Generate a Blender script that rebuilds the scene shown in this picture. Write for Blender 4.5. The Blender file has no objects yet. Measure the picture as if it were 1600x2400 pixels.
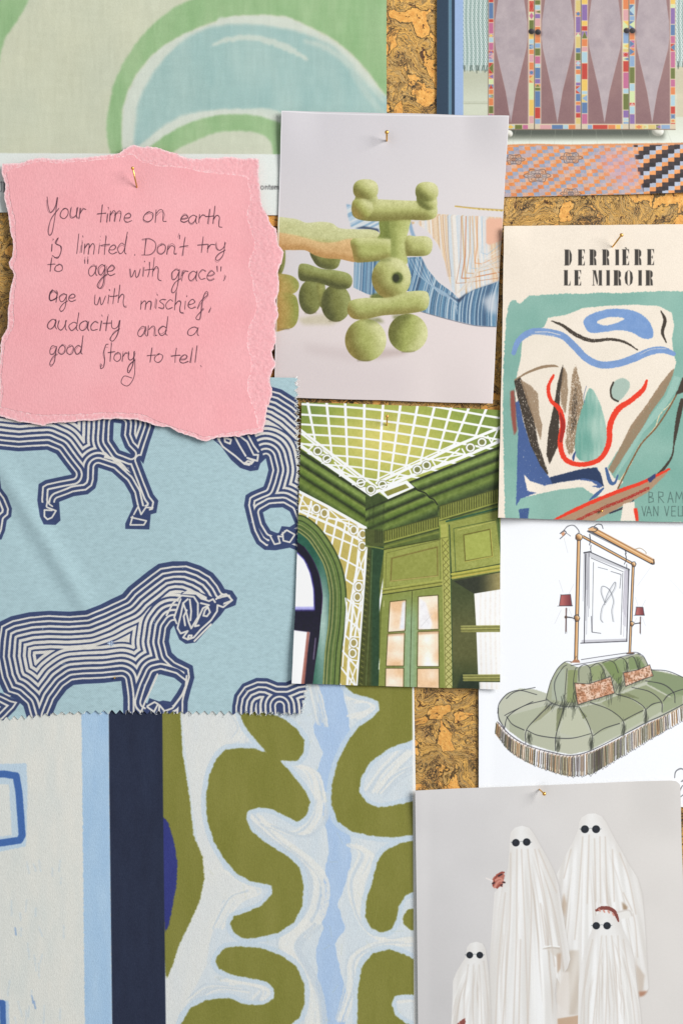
import bpy, bmesh, math, random
from mathutils import Vector
# ------------------------------------------------------------------ scale: 1 unit of the layout grid = 0.25 mm on the wall
U = 0.00025
DIST = 3400                     # camera distance in layout units (0.85 m)
def W(px, py, z=0.0):           # layout position -> world (wall lies in the XZ plane, z = height off the wall)
    return Vector(((px-800)*U, -z*U, (1200-py)*U))
scene = bpy.context.scene
COL = scene.collection
cam = bpy.data.cameras.new("camera"); cam_ob = bpy.data.objects.new("camera", cam); COL.objects.link(cam_ob)
cam_ob.location = W(800, 1200, DIST); cam_ob.rotation_euler = (math.radians(90), 0, 0)
cam.sensor_fit = 'VERTICAL'; cam.sensor_height = 36; cam.lens = 36*DIST/2400; cam.clip_start = .01; cam.clip_end = 50
scene.camera = cam_ob
# soft daylight of a room: even grey-white surroundings and one big window to the right
world = bpy.data.worlds.new("World"); scene.world = world; world.use_nodes = True
bg = world.node_tree.nodes["Background"]; bg.inputs[0].default_value = (.93, .96, 1, 1); bg.inputs[1].default_value = .47
def window_light(name, loc, target, sx, sy, power, col):
    l = bpy.data.lights.new(name, 'AREA'); l.shape = 'RECTANGLE'; l.size = sx; l.size_y = sy; l.energy = power; l.color = col
    o = bpy.data.objects.new(name, l); COL.objects.link(o); o.location = loc
    o.rotation_euler = (Vector(target)-Vector(loc)).to_track_quat('-Z', 'Y').to_euler(); return o
window_light("window_light", (1.75, -1.5, .75), (0, 0, 0), 1.1, 1.3, 80, (1, .985, .96))
vs = scene.view_settings
scene.display_settings.display_device = 'sRGB'
vs.view_transform = 'Standard'; vs.look = 'None'; vs.exposure = 0; vs.gamma = 1
# ------------------------------------------------------------------ painting kit (numpy): draws the flat prints
import numpy as np
RS = np.random.RandomState
_seed = [100]
def noise(h, w, sx, sy=None, seed=None, octv=1):
    """smooth value noise 0..1, feature size sx, sy pixels"""
    sy = sy or sx
    if seed is None:
        _seed[0] += 1; seed = _seed[0]
    r = RS(seed); out = np.zeros((h, w), np.float32); amp = 1.0; tot = 0.0
    for o in range(octv):
        gx = max(int(w/sx)+3, 3); gy = max(int(h/sy)+3, 3)
        g = r.rand(gy, gx).astype(np.float32)
        fx = np.arange(w)/sx + r.rand(); fy = np.arange(h)/sy + r.rand()
        fx = np.clip(fx, 0, gx-1.001); fy = np.clip(fy, 0, gy-1.001)
        ix = fx.astype(int); iy = fy.astype(int); tx = fx-ix; ty = fy-iy
        tx = (tx*tx*(3-2*tx)).astype(np.float32); ty = (ty*ty*(3-2*ty)).astype(np.float32)[:, None]
        a = g[iy][:, ix]*(1-tx)+g[iy][:, ix+1]*tx
        b = g[iy+1][:, ix]*(1-tx)+g[iy+1][:, ix+1]*tx
        out += amp*(a*(1-ty)+b*ty); tot += amp; amp *= .55; sx = max(sx/2, 1); sy = max(sy/2, 1)
    return out/tot
def blur(m, r):
    if r < .3: return m
    for ax in (0, 1):
        for _ in range(2):
            k = max(int(round(r)), 1); n = 2*k+1
            p = np.pad(m, [(k+1, k) if a == ax else (0, 0) for a in range(m.ndim)], mode='edge')
            c = np.cumsum(p, axis=ax, dtype=np.float64)
            if ax == 0: m = ((c[n:]-c[:-n])/n).astype(np.float32)
            else: m = ((c[:, n:]-c[:, :-n])/n).astype(np.float32)
    return m
def spl(pts, closed=False, n=7):
    """Catmull-Rom through pts (rows may carry a width as third value)"""
    P = np.array([list(p) for p in pts], float)
    if len(P) < 3: return P
    if closed: Q = np.vstack([P[-1], P, P[0], P[1]])
    else: Q = np.vstack([2*P[0]-P[1], P, 2*P[-1]-P[-2]])
    t = np.linspace(0, 1, n, endpoint=False)[:, None]; o = []
    for i in range(1, len(Q)-2):
        a, b, c, d = Q[i-1:i+3]
        o.append(.5*(2*b+(c-a)*t+(2*a-5*b+4*c-d)*t*t+(3*b-a-3*c+d)*t**3))
    o = np.vstack(o)
    return o if closed else np.vstack([o, P[-1]])
def ell(cx, cy, rx, ry=None, rot=0, n=28, a0=0, a1=360, pw=1.0):
    ry = rx if ry is None else ry
    t = np.radians(np.linspace(a0, a1, n, endpoint=(a1-a0) != 360)); c = np.cos(t); s = np.sin(t)
    if pw != 1: c = np.sign(c)*abs(c)**pw; s = np.sign(s)*abs(s)**pw
    r = np.radians(rot); x = c*rx; y = s*ry
    return np.stack([cx+x*np.cos(r)-y*np.sin(r), cy+x*np.sin(r)+y*np.cos(r)], 1)
def mixc(a, b, t):
    a = np.array(a, np.float32); b = np.array(b, np.float32)
    return a+(b-a)*np.asarray(t, np.float32)[..., None]
def ss(a, b, x):
    t = np.clip((x-a)/(b-a), 0, 1); return t*t*(3-2*t)
class Cv:
    def __init__(s, x0, y0, x1, y1, sc, col):
        s.x0, s.y0, s.x1, s.y1, s.sc = x0, y0, x1, y1, sc
        s.W = int(round((x1-x0)*sc)); s.H = int(round((y1-y0)*sc))
        s.a = np.zeros((s.H, s.W, 3), np.float32); s.a[:] = col
        s.tf(0, 0, 1); s.acc = None
    def tf(s, ox, oy, k): s.ox, s.oy, s.k = ox, oy, k; s.q = k*s.sc
    def to(s, P):
        P = np.array([list(p)[:2] for p in P], float)
        return np.stack([(P[:, 0]*s.k+s.ox-s.x0)*s.sc, (P[:, 1]*s.k+s.oy-s.y0)*s.sc], 1)
    def box(s, C, m):
        a = max(int(np.floor(C[:, 0].min()-m)), 0); b = min(int(np.ceil(C[:, 0].max()+m))+1, s.W)
        c = max(int(np.floor(C[:, 1].min()-m)), 0); d = min(int(np.ceil(C[:, 1].max()+m))+1, s.H)
        return (a, c, b, d) if b > a and d > c else None
    def XY(s, bx):
        a, c, b, d = bx
        x = ((np.arange(a, b)+.5)/s.sc+s.x0-s.ox)/s.k; y = ((np.arange(c, d)+.5)/s.sc+s.y0-s.oy)/s.k
        return np.meshgrid(x.astype(np.float32), y.astype(np.float32))
    def put(s, m, bx, col, a=1.0):
        a0, c, b, d = bx
        if callable(col): col = col(*s.XY(bx))
        col = np.asarray(col, np.float32); m = (m*a)[..., None]
        v = s.a[c:d, a0:b]; v += (col-v)*m
    def fmask(s, C, bx):
        a, c, b, d = bx; W = b-a; H = d-c; S = 4
        P = C-[a, c]; Qn = np.roll(P, -1, 0)
        y0 = P[:, 1]*S; y1 = Qn[:, 1]*S; sg = np.where(y1 > y0, 1., -1.)
        lo = np.minimum(y0, y1); hi = np.maximum(y0, y1)
        k0 = np.clip(np.ceil(lo-.5), 0, H*S).astype(int); k1 = np.clip(np.ceil(hi-.5), 0, H*S).astype(int)
        n = np.maximum(k1-k0, 0); e = np.repeat(np.arange(len(P)), n)
        if len(e) == 0: return np.zeros((H, W), np.float32)
        k = np.arange(n.sum())-np.repeat(np.cumsum(n)-n, n)+k0[e]
        t = (k+.5-y0[e])/(y1[e]-y0[e]); x = np.clip(P[e, 0]+(Qn[e, 0]-P[e, 0])*t, 0, W)
        xi = np.floor(x).astype(int); f = x-xi; L = W+2
        buf = np.bincount(k*L+xi, sg[e]*(1-f), H*S*L)+np.bincount(k*L+xi+1, sg[e]*f, H*S*L)
        cov = np.minimum(np.abs(np.cumsum(buf.reshape(H*S, L), 1)), 1)[:, :W]
        return cov.reshape(H, S, W).mean(1).astype(np.float32)
    def poly(s, pts, col, a=1.0, soft=0, rough=0, rs=6, curve=False, tex=0, holes=(), dry=0, drys=(3, 3), raw=False):
        if curve: pts = spl(pts, True)
        C = s.to(pts); bx = s.box(C, (soft+rough)*s.q*2+2)
        if bx is None: return None
        m = s.fmask(C, bx)
        for h in holes: m = m*(1-s.fmask(s.to(spl(h, True) if curve else h), bx))
        if rough:
            r = max(rough*s.q, .6); m = blur(m, r); hh, ww = m.shape
            m = np.clip((m-.5+(noise(hh, ww, max(rs*s.q, 1.5), octv=3)-.5)*4.4*m*(1-m))*max(r, 1)*1.6+.5, 0, 1)
        if soft: m = blur(m, soft*s.q)
        if dry:
            hh, ww = m.shape; m = m*ss(dry-.12, dry+.12, noise(hh, ww, max(drys[0]*s.q, 1), max(drys[1]*s.q, 1), octv=2))
        if tex:
            hh, ww = m.shape; m = m*(1-tex*noise(hh, ww, 2.5, octv=2))
        if raw: return m, bx
        s.put(m, bx, col, a)
    def line(s, pts, w, col, a=1.0, curve=True, rough=0, rs=5, soft=0, dry=0, drys=(3, 3), taper=0, n=7, raw=False):
        """stroke; w full width in crop units, or third value of each point"""
        P = spl(pts, n=n) if curve and len(pts) > 2 else np.array([list(p) for p in pts], float)
        if P.shape[1] > 2: Wd = P[:, 2]*s.q*.5
        else: Wd = np.full(len(P), w*s.q*.5)
        if taper:
            t = np.linspace(0, 1, len(P)); Wd = Wd*np.clip(np.minimum(t, 1-t)/taper+.15, 0, 1)
        C = s.to(P); mg = Wd.max()+rough*s.q+soft*s.q*2+2; bx = s.box(C, mg)
        if bx is None: return
        a0, c0, b0, d0 = bx; D = np.full((d0-c0, b0-a0), 99., np.float32)
        for i in range(len(C)-1):
            p, q = C[i], C[i+1]; mx = max(Wd[i], Wd[i+1])+rough*s.q+2
            xa = max(int(min(p[0], q[0])-mx), a0); xb = min(int(max(p[0], q[0])+mx)+1, b0)
            ya = max(int(min(p[1], q[1])-mx), c0); yb = min(int(max(p[1], q[1])+mx)+1, d0)
            if xb <= xa or yb <= ya: continue
            X = np.arange(xa, xb, dtype=np.float32)+.5-p[0]; Y = (np.arange(ya, yb, dtype=np.float32)+.5-p[1])[:, None]
            dx, dy = q-p; L = dx*dx+dy*dy+1e-6; t = np.clip((X*dx+Y*dy)/L, 0, 1)
            d = np.sqrt((X-t*dx)**2+(Y-t*dy)**2)-(Wd[i]+(Wd[i+1]-Wd[i])*t)
            v = D[ya-c0:yb-c0, xa-a0:xb-a0]; np.minimum(v, d, out=v)
        hh, ww = D.shape
        if rough: D = D+(noise(hh, ww, max(rs*s.q, 1.5), octv=3)-.5)*2*rough*s.q
        m = np.clip(.5-D, 0, 1)
        thin = min(1., (2*Wd.mean()+.35)); m = m*thin
        if dry: m = m*ss(dry-.15, dry+.15, noise(hh, ww, max(drys[0]*s.q, 1), max(drys[1]*s.q, 1), octv=2))
        if soft: m = blur(m, soft*s.q)
        if raw: return m, bx
        s.put(m, bx, col, a)
    def fuse(s, r, amt):
        M = s.acc; b = blur(s.a*M[..., None], r*s.q)/(blur(M, r*s.q)[..., None]+1e-3); s.a += (b-s.a)*(M*amt)[..., None]; s.acc = np.zeros_like(M)
    def rect(s, x0, y0, x1, y1, col, **k): s.poly([(x0, y0), (x1, y0), (x1, y1), (x0, y1)], col, **k)
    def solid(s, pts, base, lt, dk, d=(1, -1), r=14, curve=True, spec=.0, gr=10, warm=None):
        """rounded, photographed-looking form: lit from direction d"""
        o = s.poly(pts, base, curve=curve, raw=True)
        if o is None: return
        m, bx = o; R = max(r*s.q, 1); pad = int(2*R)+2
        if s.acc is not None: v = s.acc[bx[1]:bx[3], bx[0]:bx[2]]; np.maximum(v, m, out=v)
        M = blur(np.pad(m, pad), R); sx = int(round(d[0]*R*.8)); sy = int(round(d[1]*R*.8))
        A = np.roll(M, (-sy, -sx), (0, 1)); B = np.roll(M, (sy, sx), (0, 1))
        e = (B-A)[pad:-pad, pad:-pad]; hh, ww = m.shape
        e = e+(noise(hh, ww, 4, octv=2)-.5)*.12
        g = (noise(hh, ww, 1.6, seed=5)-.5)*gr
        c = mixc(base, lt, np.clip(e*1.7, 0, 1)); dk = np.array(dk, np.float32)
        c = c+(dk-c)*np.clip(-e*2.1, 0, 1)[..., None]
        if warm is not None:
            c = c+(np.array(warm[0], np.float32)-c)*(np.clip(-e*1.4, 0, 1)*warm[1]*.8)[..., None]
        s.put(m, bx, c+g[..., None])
    def grain(s, amp, sx=1.3, sy=None, seed=7):
        s.a += ((noise(s.H, s.W, sx, sy, seed=seed)-.5)*2*amp)[..., None]
    def shade(s, f):
        X, Y = s.XY((0, 0, s.W, s.H)); s.a *= f(X, Y)[..., None]
C1 = (0, 0, 920/1568); C2 = (880, 0, 720/1568); C3 = (0, 330, 700/1568); C4 = (630, 250, 580/1568)
C5 = (0, 880, 740/1568); C6 = (670, 930, 520/1568); C7 = (1150, 520, 450/1470); C8 = (1100, 1200, 500/1568)
C9 = (0, 1600, 1000/1568); C10 = (940, 1820, 660/1568)

# ---- single-line letters, x-height 1, y up
G = {
'a': (.95, [[(.75, .85), (.45, 1), (.1, .7), (.05, .25), (.3, 0), (.6, .25), (.78, .8)], [(.78, .95), (.75, .3), (.9, .02)]]),
'b': (.8, [[(.1, 2), (.1, 0)], [(.1, .8), (.5, 1), (.8, .5), (.5, 0), (.1, .2)]]),
'c': (.8, [[(.7, .85), (.4, 1), (.08, .55), (.25, .05), (.7, .15)]]),
'd': (1.0, [[(.7, .8), (.4, .95), (.05, .5), (.3, 0), (.65, .2), (.78, .6)], [(.82, 2.0), (.8, 1), (.78, .2), (.92, 0)]]),
'e': (.85, [[(.1, .45), (.5, .5), (.7, .75), (.45, 1), (.12, .7), (.1, .25), (.4, 0), (.8, .2)]]),
'f': (.9, [[(.1, .1), (.4, .9), (.9, 1.5), (.95, 1.8), (.7, 1.8), (.5, .9), (.45, -.9), (.2, -1.1), (.1, -.8), (.7, .1)]]),
'g': (.95, [[(.75, .85), (.4, 1), (.08, .6), (.2, .05), (.55, .1), (.78, .7)], [(.8, .95), (.78, 0), (.7, -.9), (.4, -1.3), (.2, -1.0), (.5, -.3), (.95, .1)]]),
'h': (.95, [[(.12, 2), (.1, 0)], [(.1, .5), (.4, .95), (.65, .8), (.65, .1), (.75, -.35), (1.05, -.45)]]),
'i': (.4, [[(.2, .95), (.2, 0)], [(.24, 1.45), (.22, 1.55)]]),
'l': (.4, [[(.22, 2.0), (.18, 0)]]),
'm': (1.35, [[(.1, 1), (.08, 0)], [(.1, .6), (.35, 1), (.55, .8), (.55, 0)], [(.55, .6), (.85, 1), (1.08, .8), (1.05, 0)]]),
'n': (1.0, [[(.1, 1), (.08, 0)], [(.1, .6), (.4, 1), (.7, .8), (.7, .1), (.95, .05)]]),
'o': (.95, [[(.5, 1), (.15, .75), (.1, .25), (.45, 0), (.8, .3), (.8, .8), (.5, 1), (.35, .9)]]),
'r': (.7, [[(.1, 1), (.1, 0)], [(.1, .5), (.35, .95), (.65, .9)]]),
's': (.7, [[(.65, .9), (.35, 1), (.15, .75), (.55, .4), (.5, .02), (.1, .1)]]),
't': (.7, [[(.35, 1.8), (.33, .8), (.32, 0)], [(-.05, .85), (.4, .9), (.75, .95)]]),
'u': (1.0, [[(.08, 1), (.1, .3), (.35, 0), (.7, .3), (.75, 1)], [(.75, 1), (.75, .2), (.9, 0)]]),
'w': (1.3, [[(.05, 1), (.2, .1), (.4, .05), (.6, .8), (.75, .05), (.95, .1), (1.15, 1)]]),
'y': (.95, [[(.1, 1), (.15, .35), (.4, .1), (.75, .4), (.8, 1)], [(.82, 1), (.75, -.4), (.4, -1.2), (.15, -1.0), (.35, -.4), (.9, .1)]]),
'Y': (1.4, [[(0, 2), (.15, 1.1), (.5, .6), (.9, 1.1), (1.0, 1.9)], [(1.05, 1.9), (1.0, .5), (.85, -1.3), (.55, -1.5), (.35, -1.0), (.6, 0), (1.3, 1.0)]]),
'D': (1.5, [[(.35, 1.6), (.38, 0)], [(0, 1.55), (.7, 1.6), (1.3, 1.2), (1.35, .5), (.9, .02), (.1, -.05)]]),
'A': (1.1, [[(.85, 1.2), (.4, 1.5), (.05, .9), (.2, .3), (.8, .5), (.9, 1.3), (.7, 1.45)], [(.9, 1.2), (.85, 0)], [(.35, 1.6), (.1, 1.1), (.25, .25), (.9, .6)]]),
'S': (.9, [[(.85, 1.8), (.5, 1.7), (.35, .9), (.6, .1), (.5, -.6), (.15, -.7), (.2, -.3)]]),
'.': (.3, [[(.15, .08), (.17, 0)]]), ',': (.35, [[(.2, .1), (.15, -.25), (.05, -.4)]]),
'"': (.5, [[(.1, 2.0), (.16, 1.45)], [(.38, 2.0), (.4, 1.5)]]), "'": (.25, [[(.1, 1.9), (.08, 1.5)]]), ' ': (.6, [])}
def write(cv, txt, x0, x1, base, xh, w, col, rs, passes=2, slant=.03, wob=.05, straight=False, glyphs=G, a=.9):
    adv = sum(glyphs[c][0] for c in txt); f = (x1-x0)/adv; x = x0
    for c in txt:
        ad, st = glyphs[c]
        jy = rs.randn()*wob*xh*.6
        for k in range(passes):
            dx, dy = rs.randn(2)*wob*xh*(.5 if k else .2); sc = 1+rs.randn()*wob*.8
            for p in st:
                Q = np.array([(x+(px*f*1.0)+py*xh*slant+dx, base-py*xh*sc+dy+jy) for px, py in p])
                Q = Q+rs.randn(*Q.shape)*wob*xh*.35
                cv.line(Q, w*(1 if k == 0 else .75)*(.8+.4*rs.rand()), col, a=a if k == 0 else a*.6, curve=not straight, n=6)
        x += ad*f

# ------------------------------------------------------------------ green and blue brush print
def art_swirl():
    c = Cv(-40, -40, 912, 512, .6, (205, 208, 184)); c.tf(*C1)
    X, Y = c.XY((0, 0, c.W, c.H)); n = noise(c.H, c.W, 60, octv=3)
    c.a += ((n-.5)*10)[..., None]*np.array([1, .7, .3], np.float32)
    gn = lambda X, Y: mixc((142, 180, 128), (167, 195, 149), noise(X.shape[0], X.shape[1], 22, 50, octv=3))
    c.poly([(-90, -90), (160, -90), (118, 0), (88, 60), (55, 110), (25, 150), (8, 200), (-6, 290), (-90, 300)], gn, rough=3, rs=14, soft=1.2)
    c.poly([(860, -90), (790, -10), (700, 30), (610, 100), (540, 180), (490, 260), (455, 340), (436, 420), (426, 510), (431, 570), (448, 640), (492, 640), (487, 540), (490, 440), (510, 370),
            (545, 300), (600, 230), (660, 180), (730, 140), (800, 110), (870, 83), (940, 65), (1060, 60), (1150, 68), (1230, 105), (1320, 150), (1400, 210), (1470, 290), (1530, 370), (1600, 450), (1600, -90)], gn, rough=3, rs=14, soft=1)
    wh = (209, 216, 203)
    inner = [(492, 640), (488, 540), (492, 440), (513, 370), (548, 300), (603, 230), (663, 180), (733, 140), (803, 112), (873, 86), (940, 68), (1060, 63), (1150, 71), (1228, 108), (1317, 154), (1395, 214),
             (1466, 293), (1527, 374), (1600, 450), (1600, 640)]
    c.poly(inner, wh, rough=2.5, rs=12, soft=2)
    bl = lambda X, Y: mixc((153, 187, 183), (174, 199, 192), noise(X.shape[0], X.shape[1], 30, 60, octv=3))
    c.poly([(533, 600), (540, 520), (548, 430), (572, 365), (612, 295), (650, 240), (698, 190), (760, 145), (830, 112), (900, 100), (1000, 98), (1100, 108), (1180, 125), (1260, 150), (1330, 185),
            (1390, 240), (1440, 300), (1500, 360), (1600, 430), (1600, 500), (1140, 470), (1040, 445), (900, 437), (800, 447), (720, 465), (660, 500), (620, 530), (575, 590)], bl, rough=4, rs=14, soft=7)
    c.line([(880, 84, 26), (960, 78, 22), (1060, 86, 26), (1160, 98, 26), (1215, 112, 10)], 1, wh, a=.8, rough=6, rs=12, soft=4)
    c.line([(850, 182, 8), (900, 162, 22), (1000, 152, 22), (1090, 170, 26), (1160, 200, 26), (1225, 238, 10)], 1, wh, a=.75, rough=6, rs=14, soft=4)
    c.line([(1215, 165, 14), (1300, 190, 24), (1370, 240, 24), (1440, 300, 26), (1500, 365, 22), (1535, 410, 10)], 1, wh, a=.6, rough=7, rs=14, soft=5)
    c.line([(1390, 270, 8), (1440, 340, 26), (1500, 420, 26), (1560, 480, 20)], 1, wh, a=.35, rough=7, rs=14, soft=6)
    c.line([(515, 600, 24), (522, 500, 26), (535, 400, 26), (580, 310, 24), (640, 230, 26), (700, 180, 14)], 1, wh, a=.75, rough=5, rs=10, soft=4)
    c.poly([(500, 640), (576, 600), (640, 552), (720, 501), (800, 472), (880, 458), (960, 456), (1040, 464), (1140, 500), (1140, 640)], gn, rough=3, rs=12, soft=1.5)
    c.line([(560, 596, 28), (640, 538, 30), (720, 492, 28), (800, 464, 24), (880, 448, 18), (960, 444, 14), (1060, 446, 26), (1125, 470, 36)], 1, wh, a=.85, rough=4, rs=12, soft=2.5)
    c.poly([(655, 650), (690, 612), (740, 580), (780, 565), (830, 540), (900, 523), (1000, 527), (1055, 540), (1085, 570), (1092, 612), (1096, 660)], (205, 210, 188), rough=3, rs=12, soft=1)
    c.a += ((noise(c.H, c.W, 4, 26, octv=2)-.5)*9+(noise(c.H, c.W, 22, 5, octv=2)-.5)*5+(noise(c.H, c.W, 120, octv=2)-.5)*8)[..., None]
    c.poly([(-90, 612), (1600, 619), (1600, 900), (-90, 900)], (229, 234, 229), soft=.4)
    dk = (62, 60, 62)
    rs = RS(3)
    for i, ch in enumerate([(1040, 'o'), (1058, 'n'), (1073, 't'), (1082, 'e'), (1096, 'm')]):
        x, l = ch; xh = 13; b = 757
        S = {'o': [ell(x+7, b-xh/2, 6, 6.5).tolist()+[(x+13, b-xh/2)]], 'n': [[(x+2, b), (x+2, b-xh)], [(x+2, b-8), (x+5, b-12.5), (x+10, b-11), (x+11, b)]],
             't': [[(x+3, b-17), (x+3, b-2), (x+7, b)], [(x, b-12.5), (x+7, b-12.5)]], 'e': [[(x+1, b-7), (x+12, b-7), (x+9, b-13), (x+3, b-12), (x+1, b-6), (x+4, b), (x+11, b-2)]],
             'm': [[(x+2, b), (x+2, b-xh)], [(x+2, b-8), (x+5, b-12.5), (x+9, b-11), (x+9, b)], [(x+9, b-8), (x+12, b-12.5), (x+16, b-11), (x+16, b)]]}[l]
        for p in S: c.line(p, 2.4, dk, curve=(l == 'o'))
    c.line([(-6, 727), (-6, 757), (-2, 768), (6, 766), (9, 757), (9, 727)], 2.2, (70, 68, 72), curve=False)
    c.rect(14, 727, 24, 729.5, (70, 68, 72)); c.rect(14, 766, 24, 768.5, (70, 68, 72)); c.rect(17, 727, 22, 768, (70, 68, 72))
    c.rect(2, 727, 12, 729.5, (70, 68, 72))
    return c

# ------------------------------------------------------------------ magazine page with the inlaid cabinet
def art_cabinet():
    c = Cv(1018, -40, 1640, 470, .9, (197, 197, 176)); c.tf(*C2); rs = RS(11)
    c.rect(300, -90, 372, 1100, (42, 64, 84)); c.rect(372, -90, 388, 1100, (103, 143, 168), soft=1.5); c.rect(386, -90, 403, 1100, (38, 58, 80))
    c.rect(376, -90, 379, 1100, (60, 95, 120), soft=1); c.rect(402, -90, 446, 1100, (152, 176, 212))
    c.rect(446, 365, 1700, 1100, lambda X, Y: mixc((184, 187, 166), (203, 207, 188), ss(365, 560, Y)))
    c.rect(446, 522, 575, 532, (170, 174, 152), soft=1); c.rect(446, 524, 575, 526, (215, 218, 202))
    c.rect(1500, 480, 1700, 510, (214, 214, 196), soft=2)
    c.rect(1530, 340, 1700, 600, (196, 186, 158), a=.7, soft=4)
    for (x0, x1, yb) in ((447, 574, 362), (1530, 1700, 340)):      # netted curtain
        c.rect(x0, -90, x1, yb, lambda X, Y: mixc((158, 178, 172), (220, 230, 226), .5+.5*np.sin((X-x0)/21*6.28+np.sin(Y/60))))
        r = 0
        for y in np.arange(-60, yb, 11):
            r += 1
            for x in np.arange(x0+(5 if r % 2 else 0), x1, 10.5):
                c.line([(x, y), (x+1, y+6)], 3.6, (92, 118, 112), curve=False, a=.75)
        for x in np.arange(x0, x1, 7):
            c.line([(x, yb-25), (x+rs.randn()*3, yb+rs.rand()*16-2)], 4, (70, 82, 74) if rs.rand() < .5 else (190, 200, 192), curve=False, a=.8)
    # floor and shadow beneath
    c.rect(446, 600, 1700, 745, lambda X, Y: mixc((205, 209, 192), (222, 226, 214), ss(600, 745, Y)))
    c.rect(560, 650, 1470, 712, (106, 110, 98), soft=9, a=.9); c.rect(640, 655, 1400, 690, (70, 76, 68), soft=6, a=.7)
    for x in (715, 795, 915, 1000, 1120, 1250, 1385, 1480): c.line([(x, 660), (x+(x-1000)*.07, 745)], 1.4, (168, 172, 156), curve=False, a=.7)
    for x, y, r in ((676, 684, 22), (1437, 672, 30)): c.solid(ell(x, y, r, r*.85), (214, 212, 200), (238, 238, 230), (150, 150, 138), r=8, gr=4)
    # cabinet body
    X0, X1 = 573, 1527
    c.rect(X0, -90, X1, 664, (205, 190, 165))
    pal = [(186, 66, 54), (222, 186, 96), (136, 162, 192), (134, 106, 160), (106, 114, 58), (212, 128, 80), (200, 214, 162), (184, 106, 140), (166, 194, 204), (206, 186, 118), (206, 156, 158), (92, 120, 160)]
    mv = (160, 128, 127)
    for (a, b, tx, dz) in ((601, 777, 688, 22), (841, 1015, 925, 22), (1079, 1256, 1165, 20), (1321, 1500, 1408, 20)):
        def pc(X, Y): return mixc((154, 122, 118), (132, 100, 102), noise(X.shape[0], X.shape[1], 26, octv=3)*.6+ss(200, 640, Y)*.5)
        c.rect(a, -90, b, 634, pc)
        def dc(X, Y): return mixc((182, 169, 171), (160, 147, 152), noise(X.shape[0], X.shape[1], 18, octv=3))
        c.poly([(a+dz+8, -90), (a+dz, 0), (a+6, 110), (a+4, 190), (a+10, 250), (tx-26, 470), (tx, 628), (tx+26, 470), (b-10, 250), (b-4, 190), (b-6, 110), (b-dz, 0), (b-dz-8, -90)], dc, soft=.6)
        c.line([(a+4, 190), (a+10, 250), (tx-26, 470), (tx, 628), (tx+26, 470), (b-10, 250), (b-4, 190)], 1.2, (208, 190, 182), a=.5, curve=False)
        c.rect(a+1, -90, a+3, 634, (205, 184, 172), a=.7); c.rect(b-3, -90, b-1, 634, (205, 184, 172), a=.7)
    def inlay(x0, y0, x1, y1, vert=True):
        L = y0 if vert else x0; end = y1 if vert else x1; last = -1
        while L < end:
            n = rs.choice([18, 26, 40, 58, 84] if vert else [26, 40, 60, 78], p=[.14, .24, .26, .2, .16] if vert else [.3, .3, .25, .15])
            e = min(L+n, end)
            i = rs.randint(len(pal))
            while i == last: i = rs.randint(len(pal))
            last = i; j = rs.randint(len(pal)); k = rs.rand()
            bx = (x0, L+1, x1, e-1) if vert else (L+1, y0, e-1, y1)
            c.rect(*bx, pal[i])
            if k < .34 and n < 60:
                a, b, d, f = bx; mx = (a+d)/2; my = (b+f)/2
                T = [[(a, b), (d, my), (a, f)], [(d, b), (a, my), (d, f)], [(a, f), (mx, b), (d, f)], [(mx, b), (d, my), (mx, f), (a, my)]][rs.randint(4)]
                c.poly(T, pal[j]); c.line(T+[T[0]], 1.3, (226, 212, 180), curve=False, a=.8)
            c.line([(bx[0], bx[1]), (bx[2], bx[1]), (bx[2], bx[3]), (bx[0], bx[3]), (bx[0], bx[1])], 1.6, (226, 210, 176), curve=False, a=.8)
            L = e
    for (a, b) in ((575, 599), (781, 805), (811, 838), (1019, 1043), (1049, 1078), (1260, 1288), (1293, 1319), (1502, 1525)):
        inlay(a, -60, b, 636)
    for (a, b) in ((601, 777), (835, 1018), (1078, 1258), (1320, 1500)): inlay(a, 639, b, 661, False)
    for x in (808, 1046, 1290): c.rect(x-1.6, -90, x+1.6, 664, (52, 48, 46), a=.9)
    c.rect(X0, 661, X1, 665, (120, 96, 84)); c.rect(X0-2, -90, X0+1, 664, (120, 104, 96))
    for x, y in ((793, 163), (826, 166), (1278, 158), (1308, 158)): c.poly(ell(x+5, y+9, 19, 15), (70, 50, 55), a=.35, soft=5); c.solid(ell(x, y, 15, 14), (38, 32, 38), (80, 72, 80), (20, 16, 20), r=7, gr=2)
    # rug
    yt = lambda x: 741+(x-665)*-.008
    def rug(X, Y):
        h, w = X.shape; yy = Y-738; Xs = X+4*np.sin(Y/23)
        o = np.zeros((h, w, 3), np.float32)
        i = np.floor((X-.2*yy)/29).astype(int); j = np.floor((Y+.03*X)/18).astype(int)
        r = (np.sin(i*12.9898+j*78.233)*43758.5453) % 1
        A = np.array([(224, 144, 84), (152, 160, 180), (210, 168, 142), (214, 134, 84), (182, 166, 170)], np.float32)
        m3 = (i+j) % 3
        k = np.where(m3 == 0, np.where(r < .75, 0, 3), np.where(m3 == 1, np.where(r < .7, 1, 4), np.where(r < .6, 2, 4)))
        o = A[k]; mid = ss(1080, 1240, X)*(1-ss(1300, 1380, X)); o = o+(np.array((222, 168, 140), np.float32)-o)*(mid*.2)[..., None]
        i2 = np.floor((X-.0*yy)/31).astype(int); j2 = np.floor((Y+.05*X)/21).astype(int); m4 = (i2+j2) % 4
        B = np.array([(40, 30, 34), (172, 180, 196), (228, 154, 92), (60, 46, 48)], np.float32)[m4]
        e = ss(-6, 6, X-(1325+yy*.12+12*np.sin(j2*2.1))); o = o+(B-o)*e[..., None]
        n = noise(h, w, 14, octv=3); o = o+((n-.5)*26)[..., None]+((noise(h, w, 1.5)-.5)*16)[..., None]
        return o
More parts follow.
